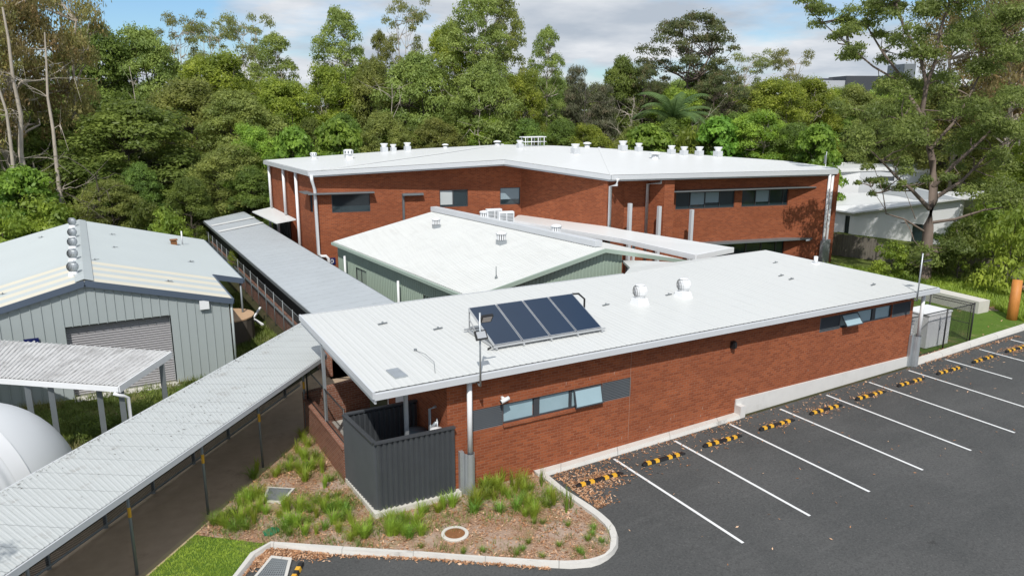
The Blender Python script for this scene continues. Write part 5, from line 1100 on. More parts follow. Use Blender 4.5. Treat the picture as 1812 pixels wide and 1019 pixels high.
def make_tree(name, label, cat, H, Rr, base, clumps, cr, leafn, size, lmat, bmat, flat=.7, droop=0., trunks=1, tr=.25, lean=0., shape='oval', ar=2.0, twigs=True, shell=.5):
    t = thing(name, (0, 0, 0), label, cat); cent = []; rad = []
    forks = []; mb = MB()
    for k in range(trunks):
        a = RNG.random()*6.28; off = Vector((math.cos(a), math.sin(a), 0))*(Rr*.28 if trunks > 1 else 0); top = Vector((off.x*1.6+RNG.normal()*lean, off.y*1.6+RNG.normal()*lean, H*(.86+.1*RNG.random())))
        pts = wiggle((off.x*.15, off.y*.15, -.3), top, H*.012, 7); limb(mb, pts, tr/(trunks**.5), tr*.16, 8); forks.append(pts)
    for i in range(clumps):
        f = forks[i % trunks]
        for _ in range(30):
            u = RNG.random(); z = base*H+(H-base*H)*(u**.85)
            fr = (z-base*H)/(H-base*H)
            if shape == 'oval': w = math.sqrt(max(.05, 1-(2*fr-.85)**2*.9))
            elif shape == 'umbrella': w = .35+.75*fr
            elif shape == 'cone': w = 1.05-.85*fr
            elif shape == 'dome': w = math.sqrt(max(.03, 1-fr**2))
            else: w = 1
            a = RNG.random()*6.28; r = Rr*w*(.35+.65*math.sqrt(RNG.random())); c = Vector((math.cos(a)*r, math.sin(a)*r, z))
            if all((c-Vector(q)).length > cr*.75 for q in cent): break
        ci = min(range(1, len(f)), key=lambda j: abs(f[j].z-(z-Rr*.35))); s = f[ci]
        c = c+Vector((f[-1].x, f[-1].y, 0))*.5*fr
        if twigs: limb(mb, wiggle(s, c, Rr*.05, 4), tr*.3*(1.1-.7*fr), tr*.05, 5)
        cent.append(tuple(c)); rad.append(cr*(.65+.7*RNG.random()))
    tk = mb.build('trunk', bmat, t)
    V = leaves(cent, rad, leafn, size, flat, droop, ar, shell); fastmesh('crown', V, 4, lmat, t)
    KIDS[t.name] = None; del KIDS[t.name]
    return t, H
P_ = {}
def proto(key, *a, **k): P_[key] = make_tree(*a, **k)
proto('gumA', 'gum_tree', '', 'tree', 20, 4.3, .36, 66, 1.05, 270, .27, M['lf_gum'], M['bark_pale'], flat=.85, droop=.25, tr=.3, lean=.8, shape='oval')
proto('gumB', 'gum_tree', '', 'tree', 20, 4.6, .45, 46, 1.05, 210, .26, M['lf_gum2'], M['bark_pale'], flat=.7, droop=.2, trunks=3, tr=.3, lean=.6, shape='umbrella')
proto('redgum', 'gum_tree', '', 'tree', 20, 6.5, .45, 75, 1.3, 290, .27, M['lf_red'], M['bark_red'], flat=.6, tr=.42, trunks=2, lean=.6, shape='oval')
proto('brown', 'gum_tree', '', 'tree', 20, 5.5, .36, 70, 1.35, 190, .34, M['lf_brown'], M['bark_pale'], flat=.8, droop=.5, tr=.46, trunks=2, lean=1., ar=3.)
proto('dense', 'leafy_tree', '', 'tree', 14, 5.2, .12, 105, 1.25, 330, .29, M['lf_dense'], M['bark_dk'], flat=.8, tr=.3, shape='dome')
proto('mid', 'leafy_tree', '', 'tree', 16, 4.8, .2, 110, 1.15, 320, .29, M['lf_mid'], M['bark_pale'], flat=.85, tr=.28, trunks=2, shape='oval')
proto('olive', 'leafy_tree', '', 'tree', 15, 5.0, .15, 110, 1.15, 320, .28, M['lf_gum'], M['bark_dk'], flat=.9, droop=.3, tr=.28, trunks=2, shape='oval')
proto('cas', 'casuarina_tree', '', 'tree', 16, 3.6, .12, 80, 1.15, 260, .42, M['lf_cas'], M['bark_dk'], flat=.9, droop=.55, tr=.24, shape='cone', ar=5.)
proto('bright', 'broadleaf_tree', '', 'tree', 8, 3.6, .1, 45, 1.15, 170, .44, M['lf_bright'], M['bark_dk'], flat=.6, tr=.18, shape='dome', ar=1.7)
proto('shrub', 'shrub', '', 'shrub', 3.2, 2.1, .1, 22, .75, 210, .26, M['lf_mid'], M['bark_dk'], flat=.7, tr=.07, shape='dome')
proto('shrubdk', 'shrub', '', 'shrub', 3.2, 2.3, .1, 24, .75, 220, .24, M['lf_dense'], M['bark_dk'], flat=.75, tr=.07, shape='dome')
def palm():
    t = thing('palm_tree', (0, 0, 0), '', 'palm'); mb = MB(); limb(mb, wiggle((0, 0, -.2), (.3, 0, 8.5), .08, 6), .22, .15, 8); mb.build('trunk', M['bark_pale'], t); V = []
    for k in range(17):
        a = k*2.4; el = .45+1.0*RNG.random(); d = np.array([math.cos(a), math.sin(a), 0]); p = np.array([.3, 0, 8.5]); s = np.array([-d[1], d[0], 0]); Ln = 4.2
        prev = p
        for i in range(26):
            e = el-1.7*(i/26)**1.3; q = prev+(d*math.cos(e)+np.array([0, 0, math.sin(e)]))*Ln/26
            w = .6*math.sin(math.pi*min(1, (i+2)/27))**.6
            for sg in (-1, 1):
                tip = q+s*sg*w+d*.35+np.array([0, 0, -.28]); V += [prev, q, tip, tip-(q-prev)*.2]
            V += [prev+s*.03, q+s*.03, q-s*.03, prev-s*.03]; prev = q
    fastmesh('crown', np.array(V), 4, M['lf_palm'], t); return t, 10.5
P_['palm'] = palm()
USED = set()
def TP(px, ytop, D, key, wpx=None, label=None, group=None, zrot=None, sink=0):
    root, H0 = P_[key]; g = DP(px, 300, D); g.z = 0; topz = DP(px, ytop, D).z; base = gz(g.x, g.y)-sink
    s = (topz-base)/H0; base_R = {'gumA': 5.2, 'gumB': 5.6, 'redgum': 7.6, 'brown': 6.6, 'dense': 6.2, 'mid': 5.6, 'olive': 5.8, 'cas': 4.2, 'bright': 4.4, 'shrub': 2.6, 'shrubdk': 2.8, 'palm': 4}[key]
    sx_ = s if wpx is None else (wpx/2*D/FPX)/base_R
    sx_ = max(sx_, s*.45)
    loc = (g.x, g.y, base); rz = RNG.random()*6.28 if zrot is None else zrot; rt = root if key not in USED else dup(root)
    USED.add(key); rt.location = loc; rt.rotation_euler[2] = rz; rt.scale = (sx_, sx_, s); rt['label'] = label
    if group: rt['group'] = group
    return rt
# --- trees one can tell apart (pixel column, top, distance, kind, crown width)
TP(40, -60, 62, 'brown', 240, 'very tall brown tinged gum with pale trunks at the left edge')
TP(118, -75, 66, 'brown', 190, 'tall thin brown tinged gum right of the leftmost gum')
TP(-60, -40, 58, 'brown', 240, 'brown tinged gum cut off by the left edge of the view')
TP(190, 66, 88, 'dense', 210, 'dark rounded tree standing directly behind the brown tinged gums')
TP(282, 66, 92, 'olive', 170, 'olive green domed tree just left of the thin open gums')
TP(232, 190, 64, 'dense', 330, 'broad spreading fig like tree above the grey shed roof ridge')
TP(90, 205, 66, 'olive', 220, 'dull olive tree under the brown tinged gums at left')
TP(345, 34, 100, 'gumB', 95, 'thin open gum, first of the light green group against the left sky')
TP(392, 46, 98, 'gumB', 90, 'thin open gum, second of the light green group against the left sky')
TP(450, 33, 102, 'gumB', 100, 'thin open gum, third of the light green group against the left sky')
TP(497, 70, 96, 'gumA', 105, 'rounded open gum at the right end of the light green group')
TP(400, 110, 88, 'mid', 190, 'yellow green tree below the thin open gums')
TP(325, 150, 76, 'olive', 210, 'soft olive tree right of the spreading fig like tree')
TP(440, 170, 74, 'olive', 190, 'grey green tree behind the left end of the far walkway')
TP(505, 150, 80, 'mid', 150, 'mid green tree left of the tall leaning gum')
TP(605, 28, 88, 'gumA', 125, 'tall leaning gum above the left part of the two storey roof')
TP(592, 130, 84, 'mid', 120, 'light green tree below the tall leaning gum')
TP(724, 12, 94, 'gumB', 90, 'flat topped umbrella gum highest above the left roof vents')
TP(682, 66, 95, 'gumA', 60, 'small open gum top left of the umbrella gum')
TP(655, 118, 86, 'olive', 130, 'olive tree between the leaning gum and the umbrella gum')
TP(742, 105, 84, 'olive', 170, 'bushy olive tree below the umbrella gum')
TP(842, 4, 86, 'gumA', 150, 'very tall full gum left of the roof platform')
TP(895, 2, 90, 'gumA', 105, 'very tall narrow gum with a dark crown right beside the fullest gum')
TP(800, 60, 90, 'mid', 110, 'leafy gum sloping down left of the very tall full gum')
TP(965, 60, 88, 'gumA', 80, 'slim gum with a drooping side top above the roof platform')
TP(860, 120, 80, 'olive', 140, 'yellowish olive tree with forked pale trunk behind the roof peak')
TP(925, 140, 84, 'mid', 100, 'mid green tree behind the roof platform')
TP(1016, 120, 92, 'cas', 90, 'grey brown casuarina, left one right of the slim gum')
TP(1060, 150, 86, 'cas', 110, 'grey brown casuarina with sparse lower twigs behind the right roof vents')
TP(1092, 113, 92, 'dense', 120, 'dark round topped tree left of the reddish gum')
TP(1130, 120, 92, 'redgum', 100, 'smaller dark gum at the left foot of the reddish gum')
TP(1200, 32, 96, 'redgum', 190, 'large clumped gum with reddish limbs above the palm')
TP(1268, 130, 90, 'redgum', 130, 'low dark gum right of the large reddish gum')
TP(1315, 98, 98, 'gumB', 90, 'yellow green open tree right of the reddish gum')
TP(1378, 92, 100, 'gumB', 90, 'yellow green feathery tree with a side branch over the right sky')
TP(1183, 172, 82, 'palm', 170, 'palm with arching fronds behind the right part of the two storey roof')
TP(1360, 150, 88, 'mid', 150, 'yellow green tree below the feathery tree')
TP(1425, 150, 96, 'mid', 130, 'bright olive tree left of the distant hospital')
TP(1500, 160, 98, 'olive', 120, 'olive tree directly below the distant hospital')
TP(1555, 150, 97, 'mid', 110, 'light green tree in front of the dark wing of the distant hospital')
TP(1590, 168, 100, 'mid', 170, 'mid green tree right of the distant hospital behind the large gum')
TP(1440, 228, 70, 'bright', 120, 'bright green broadleaf tree at the right end of the two storey roof')
TP(1340, 205, 76, 'mid', 150, 'rounded green tree behind the right back edge of the two storey roof')
TP(1400, 225, 74, 'dense', 120, 'dark green tree left of the bright broadleaf tree')
TP(1265, 215, 76, 'bright', 130, 'green broadleaf tree behind the last roof vents')
TP(1145, 228, 76, 'bright', 130, 'bright green broadleaf tree below the palm')
TP(1210, 240, 77, 'shrub', 110, 'mounded shrub between the palm and the last roof vents')
TP(600, 222, 70, 'bright', 130, 'bright green broadleaf tree above the left roof vents')
TP(520, 235, 62, 'bright', 120, 'bright green broadleaf tree at the far left corner of the two storey roof')
TP(452, 230, 64, 'mid', 110, 'fresh green tree beside the far left corner of the two storey roof')
TP(690, 205, 76, 'olive', 120, 'grey olive low tree behind the close pair of roof vents')
TP(770, 215, 78, 'olive', 120, 'olive low tree with pale forked limbs behind the roof')
TP(400, 262, 62, 'olive', 170, 'grey olive tree above the far end of the far walkway')
TP(330, 320, 57, 'dense', 110, 'dark round bush at the far end of the far walkway')
TP(440, 300, 60, 'dense', 110, 'dark green tree beside the left wall of the two storey building')
TP(290, 380, 53.5, 'shrub', 90, 'yellow green shrub just behind the right slope of the grey shed')
TP(255, 365, 54.5, 'shrubdk', 90, 'dull shrub behind the right slope of the grey shed')
TP(35, 305, 54.5, 'bright', 150, 'dark leaved broadleaf tree at the left edge behind the grey shed')
TP(70, 358, 53.5, 'shrub', 150, 'yellow green mounded shrub behind the left slope of the grey shed')
TP(-15, 378, 50, 'shrub', 130, 'bright leafy shrub at the left edge of the shed roof')
TP(180, 325, 56, 'olive', 130, 'dull tree with bare stems behind the shed ridge')
# right-hand side
TP(1700, -40, 72, 'brown', 210, 'tall soft gum behind the large right hand gum')
TP(1790, -80, 66, 'brown', 240, 'tall soft gum at the right edge of the view')
TP(1770, 120, 82, 'olive', 240, 'olive tree filling the right edge behind the large gum')
TP(1680, 160, 74, 'olive', 200, 'olive tree behind the trunk of the large right hand gum')
TP(1560, 180, 84, 'olive', 130, 'olive tree behind the white houses')
TP(1860, 200, 50, 'mid', 220, 'mid green tree cut off by the right edge')
TP(1718, 408, 48, 'shrubdk', 150, 'dark shrub right of the large gum trunk')
TP(1778, 372, 46, 'shrub', 170, 'yellow green shrub above the timber pole')
TP(1650, 440, 46, 'shrubdk', 110, 'dark shrub at the foot of the large gum')
TP(1720, 400, 44, 'shrubdk', 110, 'dark low shrub between the large gum and the timber pole')
TP(1812, 380, 41, 'shrub', 130, 'shrub at the right edge behind the timber pole')
TP(1598, 436, 45.5, 'shrub', 75, 'small pale green shrub in front of the paling fence')
# --- fill of the forest: individuals nothing tells apart
rows = [(104, 152, -260, 2150, 88, ['olive', 'mid', 'dense', 'olive', 'mid']), (92, 178, -220, 2100, 95, ['olive', 'dense', 'mid', 'cas']), (122, 150, -300, 2200, 100, ['olive', 'mid', 'olive'])]
for D, yt, x0, x1, st, ks in rows:
    x = x0
    while x < x1:
        yy = yt+RNG.normal()*9+(25 if 520 < x < 560 else 0)+ (18 if x > 1380 else 0)
        TP(x+RNG.normal()*12, yy, D+RNG.normal()*2.5, ks[int(RNG.integers(len(ks)))], st*1.35, 'green forest tree in the thick of the wood behind the buildings', 'forest trees behind the buildings'); x += st
for D, yt, x0, x1, st in ((68, 262, -160, 470, 70), (60, 300, -120, 330, 75), (79, 222, 540, 1420, 64), (84, 262, 1690, 1900, 80)):
    x = x0
    while x < x1:
        TP(x+RNG.normal()*8, yt+RNG.normal()*10, D+RNG.normal(), ['olive', 'dense', 'mid'][int(RNG.integers(3))], 105, 'low understorey tree in the thick of the wood behind the buildings', 'understorey trees behind the buildings'); x += st
o = dup(P_['gumB'][0], (-6.6, 9.2, 0), 1., (.42, .42, .5), 'gum standing to the left of the view whose shade falls on the diagonal walkway roof')
# --- bare pale trunks and dead limbs inside the wood
def dead(px, ytop, D, label, n=9, mat='bark_pale', spread=2.2, tr=.1):
    t = bpy.data.objects.new('tmp', None); g = DP(px, 300, D); H = DP(px, ytop, D).z; base = Vector((g.x, g.y, 0)); t.location = base; t['_org'] = tuple(base)
    mb = MB(); pts = wiggle(base, base+Vector((RNG.normal()*.5, RNG.normal()*.5, H)), .15, 7); limb(mb, pts, tr, tr*.25, 7); 
    for k in range(n):
        s = pts[2+int(RNG.integers(5))]; e = s+Vector((RNG.normal()*spread, RNG.normal()*spread, abs(RNG.normal())*spread*.8)); w_ = wiggle(s, e, .15, 4); limb(mb, w_, .035, .008, 4)
        for _ in range(3): a = w_[2+int(RNG.integers(2))]; limb(mb, [a, a+Vector(RNG.normal(size=3)*.8)], .02, .006, 3)
    bpy.data.objects.remove(t); mb.build('bare_tree', M[mat], loc=base, label=label, cat='tree')
dead(1108, 176, 81, 'bare grey dead tree left of the palm', 14); dead(1040, 150, 84, 'bare twiggy trunk among the casuarinas', 14, 'bark_dk'); dead(1225, 215, 79, 'bare branching dead tree right of the palm', 12)
dead(705, 150, 79, 'pale forked trunk below the umbrella gum'); dead(845, 170, 78, 'pale forked trunk left of the roof peak', 10); dead(175, 300, 55, 'bare grey stems behind the shed ridge vents', 12, 'bark_dk')
dead(50, 20, 56, 'pale straight gum trunk at the far left, leftmost of three', 8, 'bark_pale', 1.8, .26); dead(96, 60, 57, 'pale straight gum trunk at the far left, middle of three', 8, 'bark_pale', 1.6, .2); dead(28, 90, 55, 'short leaning pale gum trunk at the left edge', 6, 'bark_pale', 1.6, .2); dead(250, 120, 85, 'thin pale bare stems in front of the domed olive tree', 12, 'bark_pale', 1.5, .1)
# --- the large gum on the right, modelled limb by limb
t = thing('large_gum', tuple(ATG(1637, 500)), 'large spreading gum with reddish brown limbs beyond the right end of the front block', 'tree'); B0 = ATG(1637, 500); D0 = (B0-CAM).dot(CF)
def LP(x, y, dd=0): return DP(x, y, D0+dd)
mb = MB(); SK = []
def lm(pts, r0, r1): r0 *= .85; r1 *= .85; mb.tube([Vector(p) for p in pts], [r0+(r1-r0)*(i/(len(pts)-1))**.8 for i in range(len(pts))], 9, False); SK.append(pts)
lm([B0-Vector((0, 0, .4)), LP(1640, 440), LP(1643, 400), LP(1651, 355), LP(1652, 320, .2), LP(1650, 285, .3)], 0.409, 0.252)
lm([LP(1650, 285, .3), LP(1640, 240, .2), LP(1632, 195, 0), LP(1640, 150, -.4), LP(1628, 100, -.8), LP(1600, 50, -1), LP(1585, 5, -1.2)], 0.238, 0.070)
lm([LP(1632, 205), LP(1612, 175, .3), LP(1590, 130, .8), LP(1560, 90, 1.2), LP(1530, 40, 1.6)], 0.158, 0.049)
lm([LP(1636, 160, -.3), LP(1655, 110, -1), LP(1662, 60, -1.6), LP(1680, 5, -2), LP(1690, -40, -2.4)], 0.145, 0.049)
lm([LP(1600, 150, .5), LP(1545, 118, .9), LP(1500, 80, 1.3), LP(1455, 40, 1.5), LP(1425, 12, 1.6)], 0.086, 0.021)
lm([LP(1652, 330), LP(1690, 290, -1), LP(1722, 262, -1.6), LP(1770, 215, -2.2), LP(1800, 190, -2.8)], 0.172, 0.042)
lm([LP(1652, 352), LP(1700, 322, .8), LP(1722, 300, 1.2), LP(1755, 265, 1.6), LP(1800, 245, 2)], 0.158, 0.042)
lm([LP(1642, 395), LP(1690, 388, -.6), LP(1740, 372, -1.2), LP(1790, 365, -1.6), LP(1840, 352, -2)], 0.125, 0.028)
lm([LP(1645, 370), LP(1615, 338, -.5), LP(1585, 312, -.8), LP(1560, 285, -1.2), LP(1535, 262, -1.5)], 0.158, 0.035)
lm([LP(1636, 410), LP(1600, 388, -.7), LP(1568, 378, -1.2), LP(1562, 340, -1.4), LP(1548, 300, -1.4)], 0.079, 0.017)
lm([LP(1620, 388, -.4), LP(1608, 355, -.8), LP(1598, 330, -1)], 0.033, 0.010); lm([LP(1566, 370, -1.2), LP(1540, 330, -1.5), LP(1520, 312, -1.6)], 0.023, 0.007)
lm([LP(1640, 240), LP(1600, 215, -.8), LP(1570, 205, -1.4), LP(1535, 200, -2)], 0.079, 0.021); lm([LP(1645, 265), LP(1690, 215, .4), LP(1715, 170, .9), LP(1740, 120, 1.2), LP(1770, 60, 1.4)], 0.132, 0.035)
cent = []; rad = []
def cl(x, y, r, dd=0, n=1):
    for _ in range(n):
        c = LP(x+RNG.normal()*13*(n > 1), y+RNG.normal()*11*(n > 1), dd+RNG.normal()*1.1); cent.append(tuple(c)); rad.append(r*(.75+.5*RNG.random()))
        j = min((p for s in SK for p in s[1:]), key=lambda p: (Vector(p)-c).length); mb.tube(wiggle(j, c, .12, 3), [.05, .035, .022, .01], 4, False)
for x, y, r, dd, n in ((1425, 12, .55, 1.6, 4), (1455, 30, .6, 1.5, 4), (1475, 62, .55, 1.3, 3), (1500, 50, .7, 1.3, 4), (1490, 95, .5, 1.3, 3), (1520, 100, .55, 1, 3), (1545, 60, .6, 1.4, 4), (1540, 15, .65, 1.6, 5), (1580, 20, .75, -1, 5), (1570, 95, .6, .8, 3), (1610, 60, .75, -.8, 4), (1600, -15, .8, -1, 4), (1640, 20, .8, -1, 5), (1680, 5, .9, -2, 6), (1720, -10, .9, -1, 6), (1640, 95, .7, -1, 3), (1690, 70, .85, -.5, 5), (1740, 60, .9, 1, 6), (1790, 30, .9, 1.2, 6), (1780, 100, .9, 1, 5), (1730, 130, .8, .8, 5), (1680, 140, .8, .5, 4), (1610, 155, .7, .5, 3), (1560, 150, .65, .5, 3), (1545, 200, .65, -2, 4), (1510, 190, .55, -2, 3), (1580, 215, .8, -1.4, 4), (1600, 180, .7, -.6, 3), (1540, 250, .7, -1.6, 4), (1580, 275, .65, -1, 3), (1620, 250, .8, -.8, 4), (1600, 300, .55, -1, 2), (1620, 215, .8, .8, 3), (1690, 190, .9, .4, 4), (1740, 190, .9, -1, 5), (1790, 170, .9, -2, 5), (1780, 230, .9, -2.6, 5), (1720, 240, .8, -1.4, 4), (1690, 270, .7, 1, 3), (1770, 290, .8, 1.8, 5), (1810, 260, .9, 2, 5), (1740, 330, .7, -1, 4), (1790, 350, .7, -1.6, 4), (1550, 300, .38, -1.4, 3), (1520, 315, .3, -1.5, 2), (1562, 335, .33, -1.3, 2), (1600, 330, .33, -1, 3), (1655, 455, .6, -1.2, 4), (1620, 452, .45, -1.2, 3), (1690, 445, .6, -1.5, 4), (1660, 320, .5, -1, 2)): cl(x, y, r, dd, n)
mb.build('trunk', M['bark_red'], t); V = leaves(cent, rad, 480, .2, .85, .35, 2.6, .3)-np.array(B0)
c = fastmesh('crown', V, 4, M['lf_big'], t)
# ======================= grasses, tussocks, weeds, litter
def tuft(name, nb, h, spread, width, mat, curve=.6):
    V = []
    for k in range(nb):
        a = RNG.random()*6.28; r0 = RNG.random()*.1*spread*3; hh = h*(.55+.6*RNG.random()); out = spread*(.2+RNG.random()); d = np.array([math.cos(a), math.sin(a), 0]); s = np.array([-d[1], d[0], 0])*width/2; p0 = d*r0; prev = p0; pw = 1.
        for i in range(1, 5):
            f = i/4; q = p0+d*out*(f**(1.6))+np.array([0, 0, hh*(f-curve*.5*f**3)]); w = 1-f*.92; V += [prev-s*pw, prev+s*pw, q+s*w, q-s*w]; prev = q; pw = w
    return fastmesh(name, np.array(V), 4, mat)
TUF = [tuft('grass_tussock', 110, .58, .36, .022, M['lf_tuss']), tuft('grass_tussock', 60, .75, .22, .02, M['lf_tuss']), tuft('grass_tussock', 90, .46, .42, .022, M['lf_tuss_dk']), tuft('grass_tussock', 34, .8, .14, .018, M['lf_tuss_dk'], .3)]
TL = ['fresh green strappy tussock growing in the mulch garden bed', 'tall upright green tussock growing in the mulch garden bed', 'dark green spreading tussock growing in the mulch garden bed', 'thin dark spiky tussock growing in the mulch garden bed']; seen = set()
def put(k, x, y, s=1.):
    o = TUF[k] if k not in seen else TUF[k].copy()
    if k in seen: C.objects.link(o)
    seen.add(k); o.location = (x, y, gz(x, y)+.035); o.rotation_euler[2] = RNG.random()*6.28; o.scale = (s, s, s*(.85+.3*RNG.random())); tag(o, TL[k], 'grass tussock', 'tussocks in the garden bed')
SP = [(535, 775), (545, 790), (525, 800), (515, 815), (540, 815), (560, 812), (570, 835), (552, 830), (530, 835), (512, 832), (455, 835), (448, 845), (488, 842), (585, 850), (575, 862), (540, 850),
 (455, 880), (440, 890), (425, 900), (410, 912), (395, 920), (380, 925), (440, 912), (425, 925), (455, 905), (470, 908), (450, 925), (435, 935), (400, 932), (415, 938), (470, 890),
 (530, 890), (545, 900), (560, 890), (580, 885), (595, 880), (600, 900), (580, 905), (560, 915), (545, 925), (530, 905), (495, 915), (510, 905), (605, 920), (590, 925), (575, 935), (560, 945), (612, 905), (600, 940), (540, 945), (620, 925), (512, 945), (525, 930), (590, 900), (570, 900), (630, 945), (645, 950), (620, 955), (655, 935), (505, 935),
 (690, 925), (705, 935), (720, 925), (700, 945), (735, 930), (715, 945), (745, 915), (755, 905), (690, 945), (725, 950), (785, 900), (800, 895), (775, 905), (745, 945),
 (832, 895), (838, 905), (845, 890), (862, 880), (875, 885), (890, 875), (880, 865), (900, 880), (912, 870), (925, 880), (935, 895), (915, 900), (945, 900), (930, 912), (945, 915), (972, 880), (980, 892), (968, 895), (958, 860), (905, 860), (890, 850), (872, 862), (858, 865), (1003, 905), (1010, 898), (940, 865), (925, 860), (885, 905)]
for i, (x, y) in enumerate(SP):
    q = AT(x, y, .05); k = [0, 0, 1, 2, 0, 2, 1, 0][i % 8]
    if (x, y) in ((958, 860), (1003, 905), (1010, 898), (832, 895), (905, 860)): k = 3
    if 505 < x < 625 and 860 < y < 930 and i % 2: k = 2
    s = .58+.45*RNG.random()+(.12 if x > 820 else 0)
    put(k, q.x, q.y, s)
    if k != 3 and i % 4 == 0: put([1, 0, 2][i % 3], q.x+RNG.normal()*.22, q.y+RNG.normal()*.22, s*.85)
LOW = [(1050, 935), (1040, 955), (1048, 945), (1065, 958), (1030, 980), (1025, 975), (960, 985), (925, 972), (915, 980), (990, 965), (855, 975), (960, 925), (945, 925), (935, 960), (745, 968), (820, 978), (1005, 930)]
for x, y in LOW: q = AT(x, y, .05); put(2, q.x, q.y, .36+.15*RNG.random())
# scattered blades and weeds: nobody could count them
def blades(name, poly, n, h, w, mat, label, dens=None, z=0.03, kindlab='grass'):
    x0, x1 = min(p[0] for p in poly), max(p[0] for p in poly); y0, y1 = min(p[1] for p in poly), max(p[1] for p in poly); V = []; k = 0; tries = 0
    while k < n and tries < n*12:
        tries += 1; x, y = x0+RNG.random()*(x1-x0), y0+RNG.random()*(y1-y0)
        if not inpoly(x, y, poly) or (dens and RNG.random() > dens(x, y)): continue
        g = gz(x, y)+z
        for _ in range(5):
            a = RNG.random()*6.28; d = np.array([math.cos(a), math.sin(a), 0]); s = np.array([-d[1], d[0], 0])*w/2; p = np.array([x, y, g])+d*RNG.random()*.06; hh = h*(.4+RNG.random()); t_ = p+d*hh*(.3+RNG.random()*.6)+np.array([0, 0, hh]); mm = p*.5+t_*.5+np.array([0, 0, hh*.12]); V += [p-s, p+s, mm+s*.7, mm-s*.7, mm-s*.7, mm+s*.7, t_, t_]
        k += 1
    V = np.array(V).reshape(-1, 4, 3); o = fastmesh(name, V, 4, mat); tag(o, label, kindlab, kind='stuff'); return o
nz = lambda x, y, f: .5+.5*math.sin(x*f+1.3*math.sin(y*f*.7))*math.cos(y*f*1.1+math.sin(x*f*.6))
blades('lawn_grass', LAWN, 9000, .035, .012, M['lf_tuss'], 'short mown lawn grass in the bottom left corner bed')
blades('bed_grass', GARDEN, 1500, .16, .012, M['lf_grass'], 'sparse thin grass blades between the garden tussocks', lambda x, y: max(0, nz(x, y, 2.2)-.25)*(1 if x < 6.2 or y > 16.3 else .3))
blades('rough_grass', [tuple(CW(19, -15.2))[:2], tuple(CW(29.6, -15.0))[:2], (7.7, 31.5), (7.75, 48), (6.4, 48), (4.9, 38), (4.95, 33), (-5, 33), (-8, 30)], 9000, .22, .02, M['lf_grass'], 'long weedy grass around the grey shed and beneath the carport', lambda x, y: .25+.75*nz(x, y, 1.1))
vp = [tuple(CW(15, -15.05))[:2], tuple(CW(29, -15.0))[:2], tuple(CW(29, -15.6))[:2], tuple(CW(15, -15.9))[:2]]
_b = [DP(x, y, D) for x, y, D in ((1450, 470, 50), (1540, 470, 48.6), (1640, 470, 47), (1725, 470, 45), (1812, 470, 42.5), (1990, 480, 39), (1990, 480, 34), (1812, 520, 37), (1740, 500, 40.5), (1640, 500, 42), (1560, 500, 43), (1460, 500, 44))]
blades('bank_undergrowth', [(p.x, p.y) for p in _b], 6000, .3, .045, M['lf_mid'], 'thick green undergrowth on the bank in front of the paling fence', lambda x, y: .4+.6*nz(x, y, .6))
# vines along the left edge of the diagonal walkway
V = []; cc = []; rr = []
for k in range(60):
    tt = 14.5+RNG.random()*13.5; s = -15.35-RNG.random()*.5; p = CW(tt, s, .3+1.1*RNG.random()*(1 if tt > 20 else .4)); cc.append(tuple(p)); rr.append(.22+.22*RNG.random())
V = leaves(cc, rr, 170, .1, .9, 0, 1.4, .4); o = fastmesh('creeper', V, 4, M['lf_bright']); tag(o, 'leafy green creeper along the left edge of the diagonal walkway roof', 'creeper', kind='stuff')
q1 = AT(250, 735, -.2); cc = [(q1.x+RNG.normal()*1.3-.5, q1.y+RNG.normal()*.6, -.3+.35*RNG.random()) for _ in range(40)]; V = leaves(cc, [.4]*40, 200, .1, .8, 0, 2.5, .2); o = fastmesh('ground_cover', V, 4, M['lf_dense']); tag(o, 'dark fine ground cover in the shade of the carport roof', 'ground cover', kind='stuff')
q = AT(386, 445, 1.2); o = dup(P_['shrub'][0], (8.0, 50.0, .6), 1., (.22, .22, .4), 'small yellow green sapling growing through the chain link fence')
# leaf litter
def litter(name, pts, size, label, mat, z=.012):
    V = []
    for x, y in pts:
        a = RNG.random()*6.28; l = size*(.5+RNG.random()); w = l*(.2+.25*RNG.random()); d = np.array([math.cos(a), math.sin(a), RNG.normal()*.3]); s = np.array([-math.sin(a), math.cos(a), RNG.normal()*.3])*w/2; p = np.array([x, y, gz(x, y)+z+RNG.random()*.03]); d = d*l/2
        V += [p-d, p+s, p+d, p-s]
    o = fastmesh(name, np.array(V), 4, mat); tag(o, label, 'leaf litter', kind='stuff')
pts = []
def strip(x0, x1, y, n, sd): 
    for _ in range(n): pts.append((x0+RNG.random()*(x1-x0), y-abs(RNG.normal())*sd))
strip(11.1, 19.4, 17.82, 420, .2); strip(19.4, 30, 17.85, 170, .25); strip(30, 37, 17.9, 500, .12)
for k in range(11):
    x = 12.55+2.497*k; n = [620, 60, 70, 70, 160, 110, 60, 60, 60, 260, 120][k]; 
    for _ in range(n):
        sgn = 1 if RNG.random() < .6 else -1; pts.append((x+RNG.normal()*.5, 16.83+sgn*.1+sgn*abs(RNG.normal())*(.22 if k in (0, 4) else .12)))
for _ in range(900): u = RNG.random(); pts.append((kout[0][0]+.15+abs(RNG.normal())*.75*(1-u*.6), 17.7-u*2.2))
for _ in range(330): pts.append((12+RNG.random()*27, 17.7-RNG.random()*1.6))
for _ in range(110): pts.append((11+RNG.random()*28, 17.5-RNG.random()*7))
